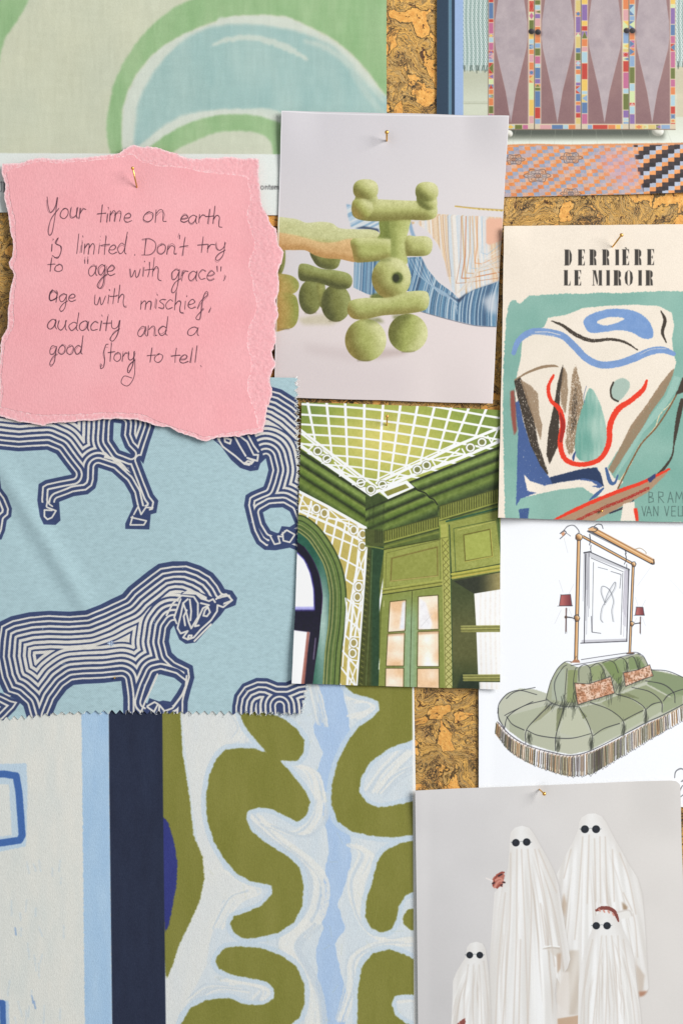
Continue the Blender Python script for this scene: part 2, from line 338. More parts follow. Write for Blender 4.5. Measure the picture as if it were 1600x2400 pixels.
    c.poly([(440, 745), (665, 742), (800, 738), (980, 742), (1200, 738), (1568, 732), (1700, 730), (1700, 1120), (440, 1120)], rug, rough=1.5)
    c.line([(640, 746), (800, 740), (980, 744), (1200, 740), (1400, 738), (1700, 732)], 9, (212, 146, 98), rough=1.5, a=.9)
    for (x, y, sx) in ((706, 816, 46), (995, 808, 50), (822, 898, 60), (993, 990, 46)):
        c.poly(ell(x, y, sx, sx*.52), (200, 172, 150), a=.6, soft=3)
        t = np.radians(np.arange(0, 361, 6)); rr = 1+.16*np.cos(6*t)
        c.line(np.stack([x+sx*rr*np.cos(t), y+sx*.52*rr*np.sin(t)], 1), 2.6, (64, 54, 62), curve=False, a=.85)
        for k in range(6):
            u = k*np.pi/3; c.line(ell(x+sx*.62*np.cos(u), y+sx*.33*np.sin(u), sx*.2, sx*.12).tolist(), 2, (74, 60, 66), a=.8)
        c.line(ell(x, y, sx*.3, sx*.17), 2.4, (64, 54, 60)); c.line(ell(x, y, sx*.12, sx*.07), 2, (90, 60, 60))
    c.poly([(1130, 780), (1300, 790), (1340, 860), (1340, 960), (1240, 940), (1150, 860)], (206, 150, 176), a=.35, soft=26)
    c.a = (c.a-c.a.mean())*1.04+c.a.mean()-3; c.grain(4); return c

# ------------------------------------------------------------------ photograph of the green felt chair and table
def art_felt():
    c = Cv(636, 256, 1200, 956, 1.0, (209, 204, 206)); c.tf(*C4)
    X, Y = c.XY((0, 0, c.W, c.H))
    c.a[:] = mixc((206, 202, 206), (217, 210, 209), ss(60, 900, Y)*.6+ss(100, 1500, X)*.4)
    f = ss(1080, 1330, Y+(X-700)*-.02); c.a += (np.array((222, 209, 206), np.float32)-c.a)*f[..., None]*.8
    c.poly([(0, 1480), (480, 1590), (900, 1640), (900, 1900), (0, 1900)], (208, 196, 196), a=.5, soft=70)
    c.poly([(180, 1345), (340, 1315), (470, 1345), (400, 1385), (220, 1385)], (196, 186, 158), a=.8, soft=12)
    c.poly([(200, 1505), (500, 1540), (600, 1600), (520, 1610), (260, 1560)], (190, 174, 172), a=.45, soft=26)
    c.poly([(700, 1535), (900, 1540), (850, 1575), (640, 1605)], (184, 166, 160), a=.7, soft=14)
    # marbled sculpture
    def strip(cols, f, fq=1.0, jit=9):
        def g(X, Y):
            h, w = X.shape; u = f(X, Y)*fq; i = np.floor(u).astype(int); t = u-i
            r = lambda q: ((np.sin(q*127.1)*43758.545) % 1)
            A = np.array(cols, np.float32); ca = A[(r(i)*len(A)).astype(int)]; cb = A[(r(i+1)*len(A)).astype(int)]
            return ca+(cb-ca)*ss(.2, .8, t)[..., None]+((noise(h, w, 2)-.5)*jit)[..., None]
        return g
    wm = [(220, 212, 204), (214, 203, 190), (222, 200, 172), (208, 211, 213), (216, 186, 154), (226, 220, 212), (200, 208, 213), (208, 178, 142), (222, 213, 200)]
    bl = [(84, 122, 152), (120, 154, 178), (70, 102, 134), (150, 176, 192), (96, 136, 164), (176, 192, 202), (62, 90, 118)]
    c.poly([(490, 622), (520, 628), (560, 690), (640, 712), (700, 730), (700, 785), (620, 768), (560, 782), (520, 770), (500, 700)], strip([(176, 194, 208), (140, 170, 192), (206, 212, 214)], lambda X, Y: (X*.5+Y)/14), soft=1)
    c.poly([(545, 775), (600, 762), (690, 778), (700, 800), (600, 780)], (52, 66, 92), a=.9, soft=2)
    c.poly([(540, 960), (700, 960), (700, 1210), (620, 1190), (536, 1150)], strip(bl, lambda X, Y: (X+.05*Y)/6), soft=.5)
    c.poly([(870, 730), (930, 735), (1000, 715), (1058, 684), (1480, 706), (1458, 1100), (1330, 1150), (1205, 1215), (1160, 1172), (1132, 1080), (1112, 990), (1070, 880), (1010, 800), (930, 742), (880, 760)],
           strip(wm, lambda X, Y: (X-.06*Y+np.minimum(Y-700, 0))/11), soft=.5)
    for (x0, y0, x1, y1, col) in ((1372, 712, 1478, 880, (226, 176, 150)),): c.poly([(x0+10, y0), (x1, y0), (x1+2, y1-30), (x0+20, y1), (x0, y1-12), (x0, y0+14)], col, soft=2)
    for k, (x, col) in enumerate(((1350, (150, 182, 206)), (1332, (226, 222, 214)), (1318, (216, 152, 104)), (1296, (150, 178, 200)), (1272, (200, 150, 102)), (1245, (192, 112, 62)), (1215, (176, 110, 70)))):
        c.line([(x, 700), (x-4, 850+k*20), (x-8-k*4, 930+k*32), (x+30-k*2, 940+k*30), (1470, 870+k*36)], 3.5+(k % 3)*1.5, col, a=.75, curve=False)
    for k in range(26): c.line([(1180+k*4, 1190-k*2), (1260+k*5, 1110-k*6), (1470, 905+k*9)], 2, wm[(k*5) % 9], a=.8)
    for k, col in enumerate(((200, 140, 80), (160, 96, 56), (206, 156, 100), (110, 90, 90))): c.line([(1082+k*16, 690), (1090+k*14, 800), (1106+k*10, 920), (1130+k*8, 1080)], 2.5, col, a=.7)
    c.poly([(905, 756), (940, 752), (1000, 800), (1060, 880), (1108, 990), (1132, 1090), (1150, 1140), (1090, 1110), (1020, 1040), (975, 970), (930, 900), (905, 830)], (214, 207, 208), soft=1)
    sw = [(868, 960), (965, 955), (1000, 1030), (1070, 1115), (1160, 1180), (1200, 1222), (1290, 1165), (1460, 1108), (1446, 1398), (1300, 1388), (1120, 1345), (960, 1300), (1000, 1240), (940, 1180), (870, 1170), (900, 1080)]
    c.poly(sw, strip(bl, lambda X, Y: (X+.12*(Y-1200)+14*np.sin(Y/90))/5.5, 1, 14), soft=.5)
    for k in range(16):
        c.line([(880+k*6, 968), (930+k*6, 1060+k*2), (1010+k*4, 1120+k*4), (1120+k*3, 1185+k*3), (1190, 1228+k*6)], 3, ((188, 206, 216), (120, 158, 184), (80, 120, 156), (214, 216, 218))[k % 4], a=.75)
    c.poly([(1345, 1225), (1440, 1170), (1446, 1320), (1380, 1300)], (206, 208, 212), soft=16, a=.8)
    c.poly([(1120, 1186), (1195, 1225), (1260, 1175), (1205, 1245)], (42, 58, 84), soft=3, a=.9)
    c.line([(960, 1302), (1120, 1347), (1300, 1390), (1446, 1398)], 3.5, (52, 62, 82), a=.8)
    c.line([(1458, 1106), (1300, 1162), (1200, 1220)], 4, (70, 92, 110), a=.6, soft=1.5)
    c.line([(890, 742), (905, 800), (925, 850)], 22, (120, 156, 186), a=.8, soft=2)
    c.line([(1178, 636), (1300, 650), (1480, 662)], 9, (206, 176, 98), rough=1.5); c.line([(1178, 634), (1300, 645), (1480, 656)], 3, (140, 112, 60), a=.5)
    for k in range(12): x = 1310+k*14; c.line([(x, 652+k*1.0), (x+6, 655+k)], 8, (170, 140, 50) if k % 2 else (226, 206, 130), a=.6)
    # felt pieces
    B = (176, 178, 108); L = (210, 209, 154); D = (92, 98, 38); W = (176, 140, 74)
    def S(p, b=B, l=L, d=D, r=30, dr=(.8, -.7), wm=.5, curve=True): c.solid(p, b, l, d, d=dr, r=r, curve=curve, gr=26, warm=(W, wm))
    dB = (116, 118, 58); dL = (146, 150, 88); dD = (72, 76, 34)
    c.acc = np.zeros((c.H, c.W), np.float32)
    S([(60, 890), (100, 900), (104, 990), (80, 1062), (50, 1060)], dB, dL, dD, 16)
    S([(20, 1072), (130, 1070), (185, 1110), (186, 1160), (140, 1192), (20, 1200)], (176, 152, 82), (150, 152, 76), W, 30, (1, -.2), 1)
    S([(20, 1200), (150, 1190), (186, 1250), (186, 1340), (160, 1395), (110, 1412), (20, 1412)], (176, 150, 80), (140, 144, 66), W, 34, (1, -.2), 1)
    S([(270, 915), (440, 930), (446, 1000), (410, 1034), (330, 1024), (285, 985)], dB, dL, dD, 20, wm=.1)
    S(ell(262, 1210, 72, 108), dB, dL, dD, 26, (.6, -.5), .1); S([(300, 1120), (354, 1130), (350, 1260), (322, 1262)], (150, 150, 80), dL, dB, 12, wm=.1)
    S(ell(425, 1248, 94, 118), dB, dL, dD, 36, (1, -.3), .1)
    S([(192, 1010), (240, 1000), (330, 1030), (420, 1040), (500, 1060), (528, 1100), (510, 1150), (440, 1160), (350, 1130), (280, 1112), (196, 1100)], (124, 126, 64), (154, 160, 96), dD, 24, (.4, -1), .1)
    c.fuse(9, .7)
    # table top
    S([(30, 712), (140, 712), (190, 722), (240, 740), (330, 734), (400, 744), (450, 775), (560, 782), (640, 782), (692, 800), (700, 850), (560, 870), (400, 880), (200, 850), (30, 830)], (196, 196, 142), (206, 206, 156), (180, 178, 116), 16, (0, -1), .1)
    S([(30, 806), (150, 815), (235, 836), (330, 862), (420, 862), (500, 842), (560, 850), (600, 900), (560, 985), (450, 970), (360, 964), (290, 944), (230, 914), (140, 912), (30, 902)], (206, 166, 112), (216, 180, 126), (190, 142, 88), 22, (.2, -1), .4)
    c.fuse(5, .6)
    # chair
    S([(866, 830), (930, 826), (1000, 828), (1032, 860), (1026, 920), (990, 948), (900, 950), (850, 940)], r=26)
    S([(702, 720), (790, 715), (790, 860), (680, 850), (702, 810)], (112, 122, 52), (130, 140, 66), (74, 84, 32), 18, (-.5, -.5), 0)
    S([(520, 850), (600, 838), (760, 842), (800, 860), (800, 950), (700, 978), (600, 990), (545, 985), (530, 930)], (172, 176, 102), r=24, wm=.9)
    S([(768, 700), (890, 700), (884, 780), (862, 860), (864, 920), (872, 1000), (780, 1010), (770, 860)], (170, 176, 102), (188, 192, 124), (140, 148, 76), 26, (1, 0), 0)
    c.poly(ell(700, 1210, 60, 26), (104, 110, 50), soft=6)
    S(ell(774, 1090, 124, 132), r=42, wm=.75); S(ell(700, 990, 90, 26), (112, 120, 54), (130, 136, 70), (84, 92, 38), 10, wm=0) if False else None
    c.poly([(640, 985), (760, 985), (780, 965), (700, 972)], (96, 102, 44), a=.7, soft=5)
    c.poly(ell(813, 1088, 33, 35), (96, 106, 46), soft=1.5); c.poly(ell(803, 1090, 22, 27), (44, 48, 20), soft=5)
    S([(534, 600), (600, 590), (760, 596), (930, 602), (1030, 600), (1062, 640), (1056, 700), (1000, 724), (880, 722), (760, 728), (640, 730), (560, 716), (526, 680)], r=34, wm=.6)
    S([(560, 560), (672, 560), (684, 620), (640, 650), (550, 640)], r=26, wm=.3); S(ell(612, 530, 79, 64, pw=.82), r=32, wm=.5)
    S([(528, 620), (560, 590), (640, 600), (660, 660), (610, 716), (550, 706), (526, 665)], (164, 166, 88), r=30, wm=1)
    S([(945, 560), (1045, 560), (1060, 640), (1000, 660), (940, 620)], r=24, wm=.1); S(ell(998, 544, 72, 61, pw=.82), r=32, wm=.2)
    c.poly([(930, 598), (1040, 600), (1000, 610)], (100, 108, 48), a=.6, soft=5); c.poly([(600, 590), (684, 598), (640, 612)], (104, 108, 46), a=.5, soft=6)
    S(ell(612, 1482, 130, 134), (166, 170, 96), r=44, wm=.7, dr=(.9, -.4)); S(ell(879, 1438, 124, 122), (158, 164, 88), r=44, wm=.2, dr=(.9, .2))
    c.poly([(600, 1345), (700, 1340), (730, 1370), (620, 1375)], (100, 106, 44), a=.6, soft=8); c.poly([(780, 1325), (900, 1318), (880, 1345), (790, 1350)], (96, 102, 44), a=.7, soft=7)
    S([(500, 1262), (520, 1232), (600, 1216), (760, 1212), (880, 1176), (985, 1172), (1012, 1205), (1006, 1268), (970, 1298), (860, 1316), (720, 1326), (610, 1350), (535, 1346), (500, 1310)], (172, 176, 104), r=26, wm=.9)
    c.fuse(8, .72); c.fuse(14, .0)
    c.poly(ell(813, 1088, 31, 33), (88, 98, 42), soft=1.5); c.poly(ell(804, 1090, 21, 26), (40, 44, 18), soft=4)
    X, Y = c.XY((0, 0, c.W, c.H)); gm = np.clip((c.a[..., 1]-c.a[..., 2])/50, 0, 1)*(X < 1070)
    c.a += ((noise(c.H, c.W, 1.5, seed=91)-.5)*26+(noise(c.H, c.W, 9, seed=92, octv=2)-.5)*14)[..., None]*gm[..., None]
    for (p) in (((560, 1612), (640, 1612)), ((840, 1558), (920, 1552)), ((230, 1312), (300, 1308)), ((380, 1362), (450, 1360)), ((60, 1413), (130, 1411))): c.line(p, 6, (96, 84, 60), a=.6, soft=3)
    c.grain(2.5)
    c.line([(83, 40), (76, 300), (65, 700), (48, 1400), (38, 1760)], 5, (236, 234, 236), curve=False); c.line([(83, 42), (600, 58), (1513, 74)], 4, (236, 234, 236), curve=False)
    c.line([(1512, 76), (1478, 760), (1440, 1380), (1408, 1884)], 5, (236, 232, 234), curve=False)
    return c
# ------------------------------------------------------------------ horse fabric: contour bands from distance to the silhouette
def seg_dist(X, Y, loops, closed=True):
    D = np.full(X.shape, 1e9, np.float32)
    for P in loops:
        P = np.array([list(p) for p in P], float); Q = np.roll(P, -1, 0)
        for (a, b) in zip(P, Q):
            dx, dy = b-a; L = dx*dx+dy*dy+1e-9
            t = np.clip(((X-a[0])*dx+(Y-a[1])*dy)/L, 0, 1)
            D = np.minimum(D, (X-a[0]-t*dx)**2+(Y-a[1]-t*dy)**2)
    return np.sqrt(D)
NAVY = (60, 72, 110); CREAM = (222, 219, 211)
def horse(c, outline, holes=(), first=22, per=24.5, w=10.5, cuts=(), mn=0):
    C = c.to(outline); bx = c.box(C, 4)
    m = c.fmask(C, bx)
    for h in holes: m = m*(1-c.fmask(c.to(h), bx))
    X, Y = c.XY(bx); q = c.q
    D = seg_dist(X, Y, [outline]+list(holes)+list(cuts))
    wob = (noise(D.shape[0], D.shape[1], 46, octv=2)-.5)*5
    D = D+wob
    u = (D-first)
    t = np.mod(u, per)
    w = w-1.5+np.clip(D-40, 0, 120)*.055
    band = np.clip((w/2-np.abs(t-w/2))*q+.5, 0, 1)*(u > -1)*(D > mn)
    c.put(m, bx, NAVY, .97)
    c.put(m*band, bx, CREAM)
def art_horses():
    c = Cv(-40, 880, 735, 1720, 1.1, (173, 200, 206)); c.tf(*C5)
    h1 = [(-30, 1400), (-22, 1300), (-10, 1228), (60, 1195), (150, 1175), (250, 1168), (350, 1172), (430, 1165), (500, 1138), (560, 1108), (610, 1085), (640, 1050), (690, 1010), (740, 970), (790, 935), (860, 922), (930, 922), (1000, 945),
          (1060, 980), (1100, 1028), (1118, 1060), (1155, 1068), (1180, 1105), (1172, 1140), (1120, 1160), (1098, 1190), (1060, 1230), (1010, 1285), (975, 1325), (925, 1332), (893, 1310), (878, 1275), (866, 1240), (850, 1262), (842, 1320), (856, 1375), (885, 1402),
          (960, 1440), (968, 1500), (950, 1560), (935, 1620), (925, 2300), (820, 2300), (610, 2300), (616, 1600), (606, 1515), (520, 1525), (420, 1530), (370, 1535), (335, 1560), (290, 1620), (262, 1690), (262, 2300), (130, 2300), (138, 1700), (120, 1640), (80, 1605), (30, 1588), (-8, 1510)]
    hole1 = [(726, 1622), (748, 1550), (775, 1488), (800, 1482), (868, 1500), (906, 1530), (880, 1575), (850, 1618), (812, 1612), (790, 1618), (758, 1640)]
    head_cut = [(866, 1240), (880, 1180), (905, 1120), (930, 1060)]
    horse(c, h1, [hole1])
    # head lines
    nv, cr = NAVY, CREAM
    c.poly([(905, 1075), (985, 1072), (1085, 1110), (1120, 1100), (1100, 1170), (1060, 1225), (975, 1310), (925, 1318), (890, 1290), (870, 1240), (880, 1150)], nv)
    for p in ([(885, 1255), (900, 1280), (935, 1268), (912, 1300), (935, 1310), (965, 1300), (1000, 1260), (1050, 1215), (1080, 1170), (1082, 1140), (1110, 1150), (1155, 1115), (1125, 1085), (1100, 1090), (1075, 1110)],
              [(885, 1250), (900, 1190), (912, 1130), (935, 1110)], [(912, 1130), (925, 1165), (940, 1225), (952, 1255), (985, 1200), (985, 1130), (965, 1098), (905, 1092), (862, 1130), (830, 1190)],
              [(1000, 1130), (1040, 1140), (1010, 1155), (990, 1200), (970, 1245), (990, 1240)], [(1020, 1165), (1035, 1150), (1045, 1175), (1030, 1195), (1012, 1192), (1020, 1165)],
              [(1000, 1105), (1040, 1120), (1060, 1110), (1070, 1125)], [(945, 1112), (952, 1170), (948, 1215)], [(1050, 1235), (1005, 1280), (968, 1318)], [(930, 1165), (915, 1195), (922, 1240)], [(1100, 1100), (1140, 1092)], [(880, 1230), (868, 1200), (885, 1150), (900, 1110)], [(940, 1290), (955, 1290), (950, 1304), (936, 1302), (940, 1290)]):
        c.line(p, 9, cr, curve=False)
    c.poly([(940, 1060), (985, 1075), (1030, 1100), (1028, 1118), (1000, 1112), (975, 1088), (905, 1085)], cr)
    # hoof by the cut edge
    c.poly([(700, 1760), (730, 1640), (745, 1600), (860, 1640), (850, 1760)], nv)
    c.line([(735, 1640), (770, 1620), (788, 1630), (768, 1668), (735, 1645)], 9, cr, curve=False); c.line([(790, 1690), (795, 1635), (820, 1665), (860, 1650), (905, 1590), (925, 1540), (930, 1490)], 9, cr, curve=False)
    c.line([(785, 1482), (760, 1540), (725, 1615), (700, 1680)], 9, cr, curve=False)
    c.poly([(20, 1572), (60, 1590), (40, 1603)], cr)
    horse(c, [(-300, 1250), (-10, 1228), (-22, 1300), (-34, 1400), (-300, 1500)]); horse(c, [(-300, 1560), (10, 1575), (60, 1600), (112, 1612), (80, 1660), (20, 1720), (-300, 1760)], first=14)
    h2 = [(-700, -300), (790, -300), (772, 260), (745, 340), (716, 440), (700, 420), (722, 480), (765, 590), (790, 622), (780, 682), (752, 690), (745, 765), (625, 762), (625, 735), (665, 650), (652, 590), (620, 535), (560, 480), (492, 458), (489, 520), (478, 560), (440, 590), (370, 600), (298, 628),
          (304, 720), (280, 742), (222, 740), (203, 700), (190, 620), (197, 540), (230, 520), (300, 505), (362, 492), (330, 450), (285, 390), (240, 370), (100, 378), (-60, 362), (-700, 350)]
    horse(c, h2, [[(570, 235), (608, 240), (602, 300), (625, 360), (655, 392), (600, 372), (566, 320)]], per=24, first=19)
    c.poly([(528, 380), (550, 402), (600, 425), (625, 450), (655, 486), (610, 462), (560, 420), (520, 410)], cr)
    c.poly([(212, 632), (285, 632), (296, 700), (280, 730), (225, 730), (210, 700)], nv); c.poly([(645, 700), (672, 645), (742, 652), (745, 690), (738, 752), (638, 752)], nv)
    for p in ([(238, 655), (282, 672), (262, 705), (240, 715), (225, 700), (225, 668), (262, 670)], [(235, 650), (240, 625), (250, 640), (264, 650)],
              [(655, 705), (730, 722), (718, 742), (650, 742), (662, 700)], [(668, 690), (690, 650), (704, 690), (728, 655), (762, 657)]):
        c.line(p, 8, cr, curve=False)
    horse(c, [(-500, 440), (2, 462), (12, 560), (42, 600), (64, 660), (60, 700), (38, 720), (30, 770), (12, 815), (-500, 820)], first=16)
    h3 = [(1338, 55), (1400, 72), (1480, 122), (1640, 260), (2200, 500), (2200, 1300), (1700, 960), (1440, 855), (1370, 868), (1315, 866), (1275, 835), (1248, 780), (1232, 720), (1214, 645), (1222, 595), (1245, 580), (1310, 552), (1322, 520), (1335, 470), (1322, 412), (1295, 438), (1284, 470), (1245, 476), (1195, 460),
          (1150, 420), (1100, 352), (1050, 310), (1000, 200), (1250, -200)]
    horse(c, h3, [[(1307, 680), (1345, 658), (1405, 655), (1440, 675), (1466, 735), (1440, 752), (1400, 748), (1385, 785), (1345, 770), (1320, 730)]], per=24, first=19)
    c.poly([(1085, 250), (1260, 280), (1310, 400), (1280, 445), (1245, 466), (1195, 450), (1100, 340)], nv)
    for p in ([(1085, 315), (1110, 355), (1170, 400), (1210, 435), (1250, 440), (1262, 425), (1230, 410), (1280, 425), (1284, 395), (1262, 395), (1230, 330), (1190, 300)],
              [(1118, 310), (1150, 320), (1145, 340), (1120, 330), (1118, 310)], [(1165, 300), (1195, 355), (1222, 400)], [(1232, 425), (1250, 430), (1240, 445), (1215, 440), (1232, 425)], [(1235, 300), (1262, 350), (1285, 380)]): c.line(p, 9, cr, curve=False)
    c.poly([(1345, 800), (1385, 780), (1470, 760), (1480, 830), (1400, 850), (1330, 850)], nv)
    for p in ([(1400, 790), (1425, 768), (1465, 790), (1440, 828), (1408, 820), (1405, 780)], [(1345, 800), (1365, 838), (1392, 832), (1382, 798), (1400, 800)]): c.line(p, 8, cr, curve=False)
    horse(c, [(1148, 2200), (1155, 1640), (1165, 1585), (1205, 1530), (1275, 1500), (1330, 1502), (1380, 1522), (1420, 1522), (1470, 1500), (1560, 1490), (2200, 1500), (2200, 2200)], per=24, first=17, cuts=[[(1390, 1640), (1400, 1800)]])
    c.a += ((noise(c.H, c.W, 3, 2, octv=2)-.5)*11)[..., None]
    c.poly(ell(553, 1330, 14, 9), (214, 226, 240), soft=5, a=.9)
    for i in range(26):
        r = RS(i); x, y = r.rand()*1400, 300+r.rand()*1300; c.line([(x, y), (x+r.randn()*9, y+r.randn()*6)], 4, (196, 214, 220), a=.5, curve=False)
    return c

# ------------------------------------------------------------------ photograph of the green panelled library
def art_library():
    c = Cv(676, 934, 1186, 1626, 1.2, (94, 114, 52)); c.tf(*C6)
    GL, GM, GD, GT = (148, 166, 88), (100, 126, 60), (52, 76, 36), (60, 110, 92)
    wht = (226, 230, 236)
    # ceiling
    def ceil(X, Y):
        o = mixc((118, 148, 62), (186, 190, 106), np.exp(-((X-700)/480)**2-((Y-330)/300)**2))
        o = mixc(0*o+o, (96, 124, 60), 0*X) if False else o
        e = ss(430, 60, X)*ss(300, 60, Y); o = o+(np.array((96, 128, 72), np.float32)-o)*(e*.7)[..., None]
        e = ss(1150, 1500, X); return o+(np.array((104, 132, 62), np.float32)-o)*(e*.7)[..., None]
    c.rect(0, 0, 1600, 1000, ceil)
    # grid: "verticals" fan, "horizontals" slope
    tops = [(155, 205, 300), (288, 322, 400), (418, 434, 480), (553, 546, 580), (685, 650, 590), (808, 738, 545), (930, 843, 500), (1052, 950, 450), (1172, 1072, 395), (1300, 1180, 345), (1425, 1330, 290)]
    for (x0, x1, yb) in tops: c.line([(x0-(x1-x0)*.15, 0, 19), (x0, 50, 19), (x1, yb, 15)], 17, wht, curve=False)
    for k in range(-2, 9):
        y0 = 60+k*73-max(k-1, 0)*4
        c.line([(80, y0-8), (500, y0+20), (900, y0+66+4*k), (1500, y0+168+4*k)], 15-.5*max(k, 0), wht)
    # ceiling mask outside: cornices
    def corn(X, Y):   # left wall cornice bands follow slope
        v = Y-(380+(X-100)*.64); return band(v, X, Y, 0)
    def band(v, X, Y, s):
        st = [(0, (60, 86, 40)), (12, (34, 52, 24)), (30, (106, 136, 68)), (52, (120, 150, 78)), (78, (64, 92, 40)), (96, (38, 58, 26)), (118, (112, 140, 66)), (150, (90, 122, 52)), (176, (40, 62, 26)), (196, (88, 116, 50)),
              (224, (104, 132, 62)), (262, (66, 94, 44)), (290, (48, 72, 34)), (330, (84, 110, 52)), (600, (84, 106, 50))]
        xs = [a for a, _ in st]; o = np.stack([np.interp(v, xs, [q[i] for _, q in st]) for i in range(3)], -1)
        h, w = v.shape; return o+((noise(h, w, 10, octv=2)-.5)*18)[..., None]
    c.poly([(60, 300), (100, 368), (598, 700), (640, 720), (720, 722), (720, 1060), (560, 1060), (560, 930), (300, 770), (60, 660)], corn)
    c.poly([(560, 690), (650, 680), (720, 722), (870, 660), (905, 640), (1010, 710), (1070, 760), (1080, 900), (1090, 1060), (560, 1060)], lambda X, Y: band((Y-(730-(X-700)*.42))*1.15, X, Y, 1))
    c.poly([(858, 604), (1500, 350), (1560, 340), (1560, 900), (1070, 900), (1066, 762), (1010, 712), (905, 640)], lambda X, Y: band((Y-(600-(X-860)*.39))*1.05, X, Y, 1))
    c.line([(860, 606), (905, 640), (930, 662), (980, 680), (1010, 712), (1040, 726), (1066, 762)], 9, (26, 38, 20), a=.85)
    c.poly([(580, 770), (640, 730), (700, 770), (690, 880), (690, 1040), (590, 1060), (570, 920)], (56, 82, 40), a=.45, soft=14)
    for x in (590, 618, 690): c.line([(x, 760), (x-4, 900)], 4, (40, 58, 28), a=.6, soft=1)
    for (x0, x1, f, h) in ((1080, 1490, lambda x: 775-(x-1080)*.30, 92), (690, 1075, lambda x: 950-(x-690)*.27, 76)):      # fluted friezes
        c.poly([(x0, f(x0)-4), (x1, f(x1)-4), (x1, f(x1)+h), (x0, f(x0)+h)], (104, 122, 54))
        for x in np.arange(x0+6, x1, 17):
            c.line([(x, f(x)+4), (x, f(x)+h-10)], 6, (62, 78, 30), curve=False, a=.85); c.line([(x+7, f(x)+6), (x+7, f(x)+h-12)], 4, (146, 160, 82), curve=False, a=.7)
        c.line([(x0, f(x0)-2), (x1, f(x1)-2)], 5, (50, 66, 28), curve=False, a=.7)
        c.line([(x0, f(x0)+h+2), (x1, f(x1)+h+2)], 7, (140, 154, 76), curve=False); c.line([(x0, f(x0)+h+14), (x1, f(x1)+h+14)], 5, (48, 64, 28), curve=False); c.line([(x0, f(x0)+h+34), (x1, f(x1)+h+34)], 12, (112, 132, 60), curve=False, soft=2)
    # white lattice borders at the ceiling edge
    def ring(x, y, r, rr=None): c.line(ell(x, y, r, rr or r, n=20).tolist()+[(x+r, y)], 11, wht); 
    for w_, P in ((24, [(60, 300), (100, 345), (350, 520), (598, 692)]), (17, [(60, 205), (110, 240), (330, 410), (500, 540), (640, 640)]), (13, [(60, 225), (110, 262), (330, 432), (520, 580)]), (22, [(598, 692), (700, 640), (880, 560), (1190, 450), (1500, 318)]),
                  (20, [(640, 610), (850, 510), (1010, 440), (1190, 350), (1500, 222)]), (10, [(640, 585), (850, 488), (1190, 335)])):
        c.line(P, w_, wht, curve=False)
    for (x, y) in ((225, 385), (290, 440), (528, 608), (598, 656), (680, 622), (925, 515), (990, 485), (1298, 360), (1380, 322)):
        c.poly(ell(x, y, 36, 34), (112, 126, 74), a=.95); ring(x, y, 26, 25)
    for P in ([(160, 380), (190, 350)], [(255, 470), (345, 420)], [(345, 465), (440, 590)], [(330, 500), (470, 560)], [(380, 560), (420, 470)], [(470, 620), (560, 600)], [(640, 640), (720, 620)], [(730, 590), (860, 560)], [(720, 640), (830, 510)], [(870, 510), (890, 560)], [(1030, 450), (1060, 500)],
              [(1070, 490), (1220, 370)], [(1060, 440), (1230, 410)], [(1240, 370), (1270, 420)], [(1420, 280), (1450, 330)], [(1450, 320), (1500, 215)], [(110, 330), (180, 350)]): c.line(P, 11, wht, curve=False)
    c.poly([(650, 665), (850, 590), (905, 640), (720, 724)], wht); c.poly([(690, 672), (842, 616), (868, 642), (716, 702)], (126, 138, 66))
    # wall left of corner: lattice panel and arch
    c.poly([(60, 640), (90, 662), (300, 770), (560, 925), (575, 1070), (560, 1300), (505, 2100), (300, 2100), (60, 2100)], (172, 170, 96))
    for k in range(13): c.line([(120+k*60, 700+k*40), (40+k*52, 980+k*110)], 14, wht, curve=False)
    for k in range(14): c.line([(120, 800+k*95), (560, 930+k*150)], 12, wht, curve=False)
    c.poly([(75, 830), (140, 846), (230, 915), (310, 1020), (370, 1130), (410, 1250), (428, 1400), (420, 1600), (395, 1800), (376, 2100), (20, 2100), (20, 820)], (88, 118, 66), curve=False)
    ar = lambda o: [(75, 830+o), (140-o*.3, 846+o), (230-o*.6, 915+o*.8), (310-o*.8, 1020+o*.6), (370-o*.9, 1130+o*.4), (410-o, 1250+o*.2), (428-o, 1400), (420-o, 1600), (395-o, 1800), (376-o, 2100)]
    for o, w_, col in ((4, 10, (60, 84, 42)), (22, 20, (106, 134, 72)), (40, 5, (46, 70, 34)), (52, 12, (96, 126, 66)), (66, 6, (130, 150, 90)), (78, 14, (78, 108, 58)), (95, 5, (150, 160, 104)), (104, 10, (70, 100, 56)), (116, 4, (160, 166, 112))): c.line(ar(o), w_, col)
    c.poly([(20, 950)]+ar(122)+[(20, 2100)], lambda X, Y: mixc((40, 98, 74), (150, 182, 168), np.exp(-((X-262)/50)**2-((Y-1560)/300)**2)+.3*ss(1500, 2000, Y)*ss(150, 260, X)))
    c.poly([(20, 1010), (75, 1020), (130, 1060), (190, 1150), (235, 1260), (258, 1400), (250, 1530), (235, 1700), (205, 1900), (180, 2100), (20, 2100)], (32, 26, 52))
    c.line([(130, 1060), (190, 1150), (235, 1260), (257, 1400), (250, 1530)], 5, (84, 40, 92), a=.7)
    c.poly([(20, 1080), (75, 1095), (130, 1150), (170, 1240), (196, 1360), (200, 1500), (20, 1500)], (238, 240, 250), soft=2); c.line([(80, 1100), (130, 1150), (172, 1240), (197, 1360), (201, 1500)], 10, (92, 88, 176), a=.6, soft=3); c.rect(20, 1480, 200, 1510, (120, 116, 190), soft=6, a=.6)
    c.line([(60, 1290), (120, 1210), (150, 1180)], 3, (196, 200, 222), a=.6)
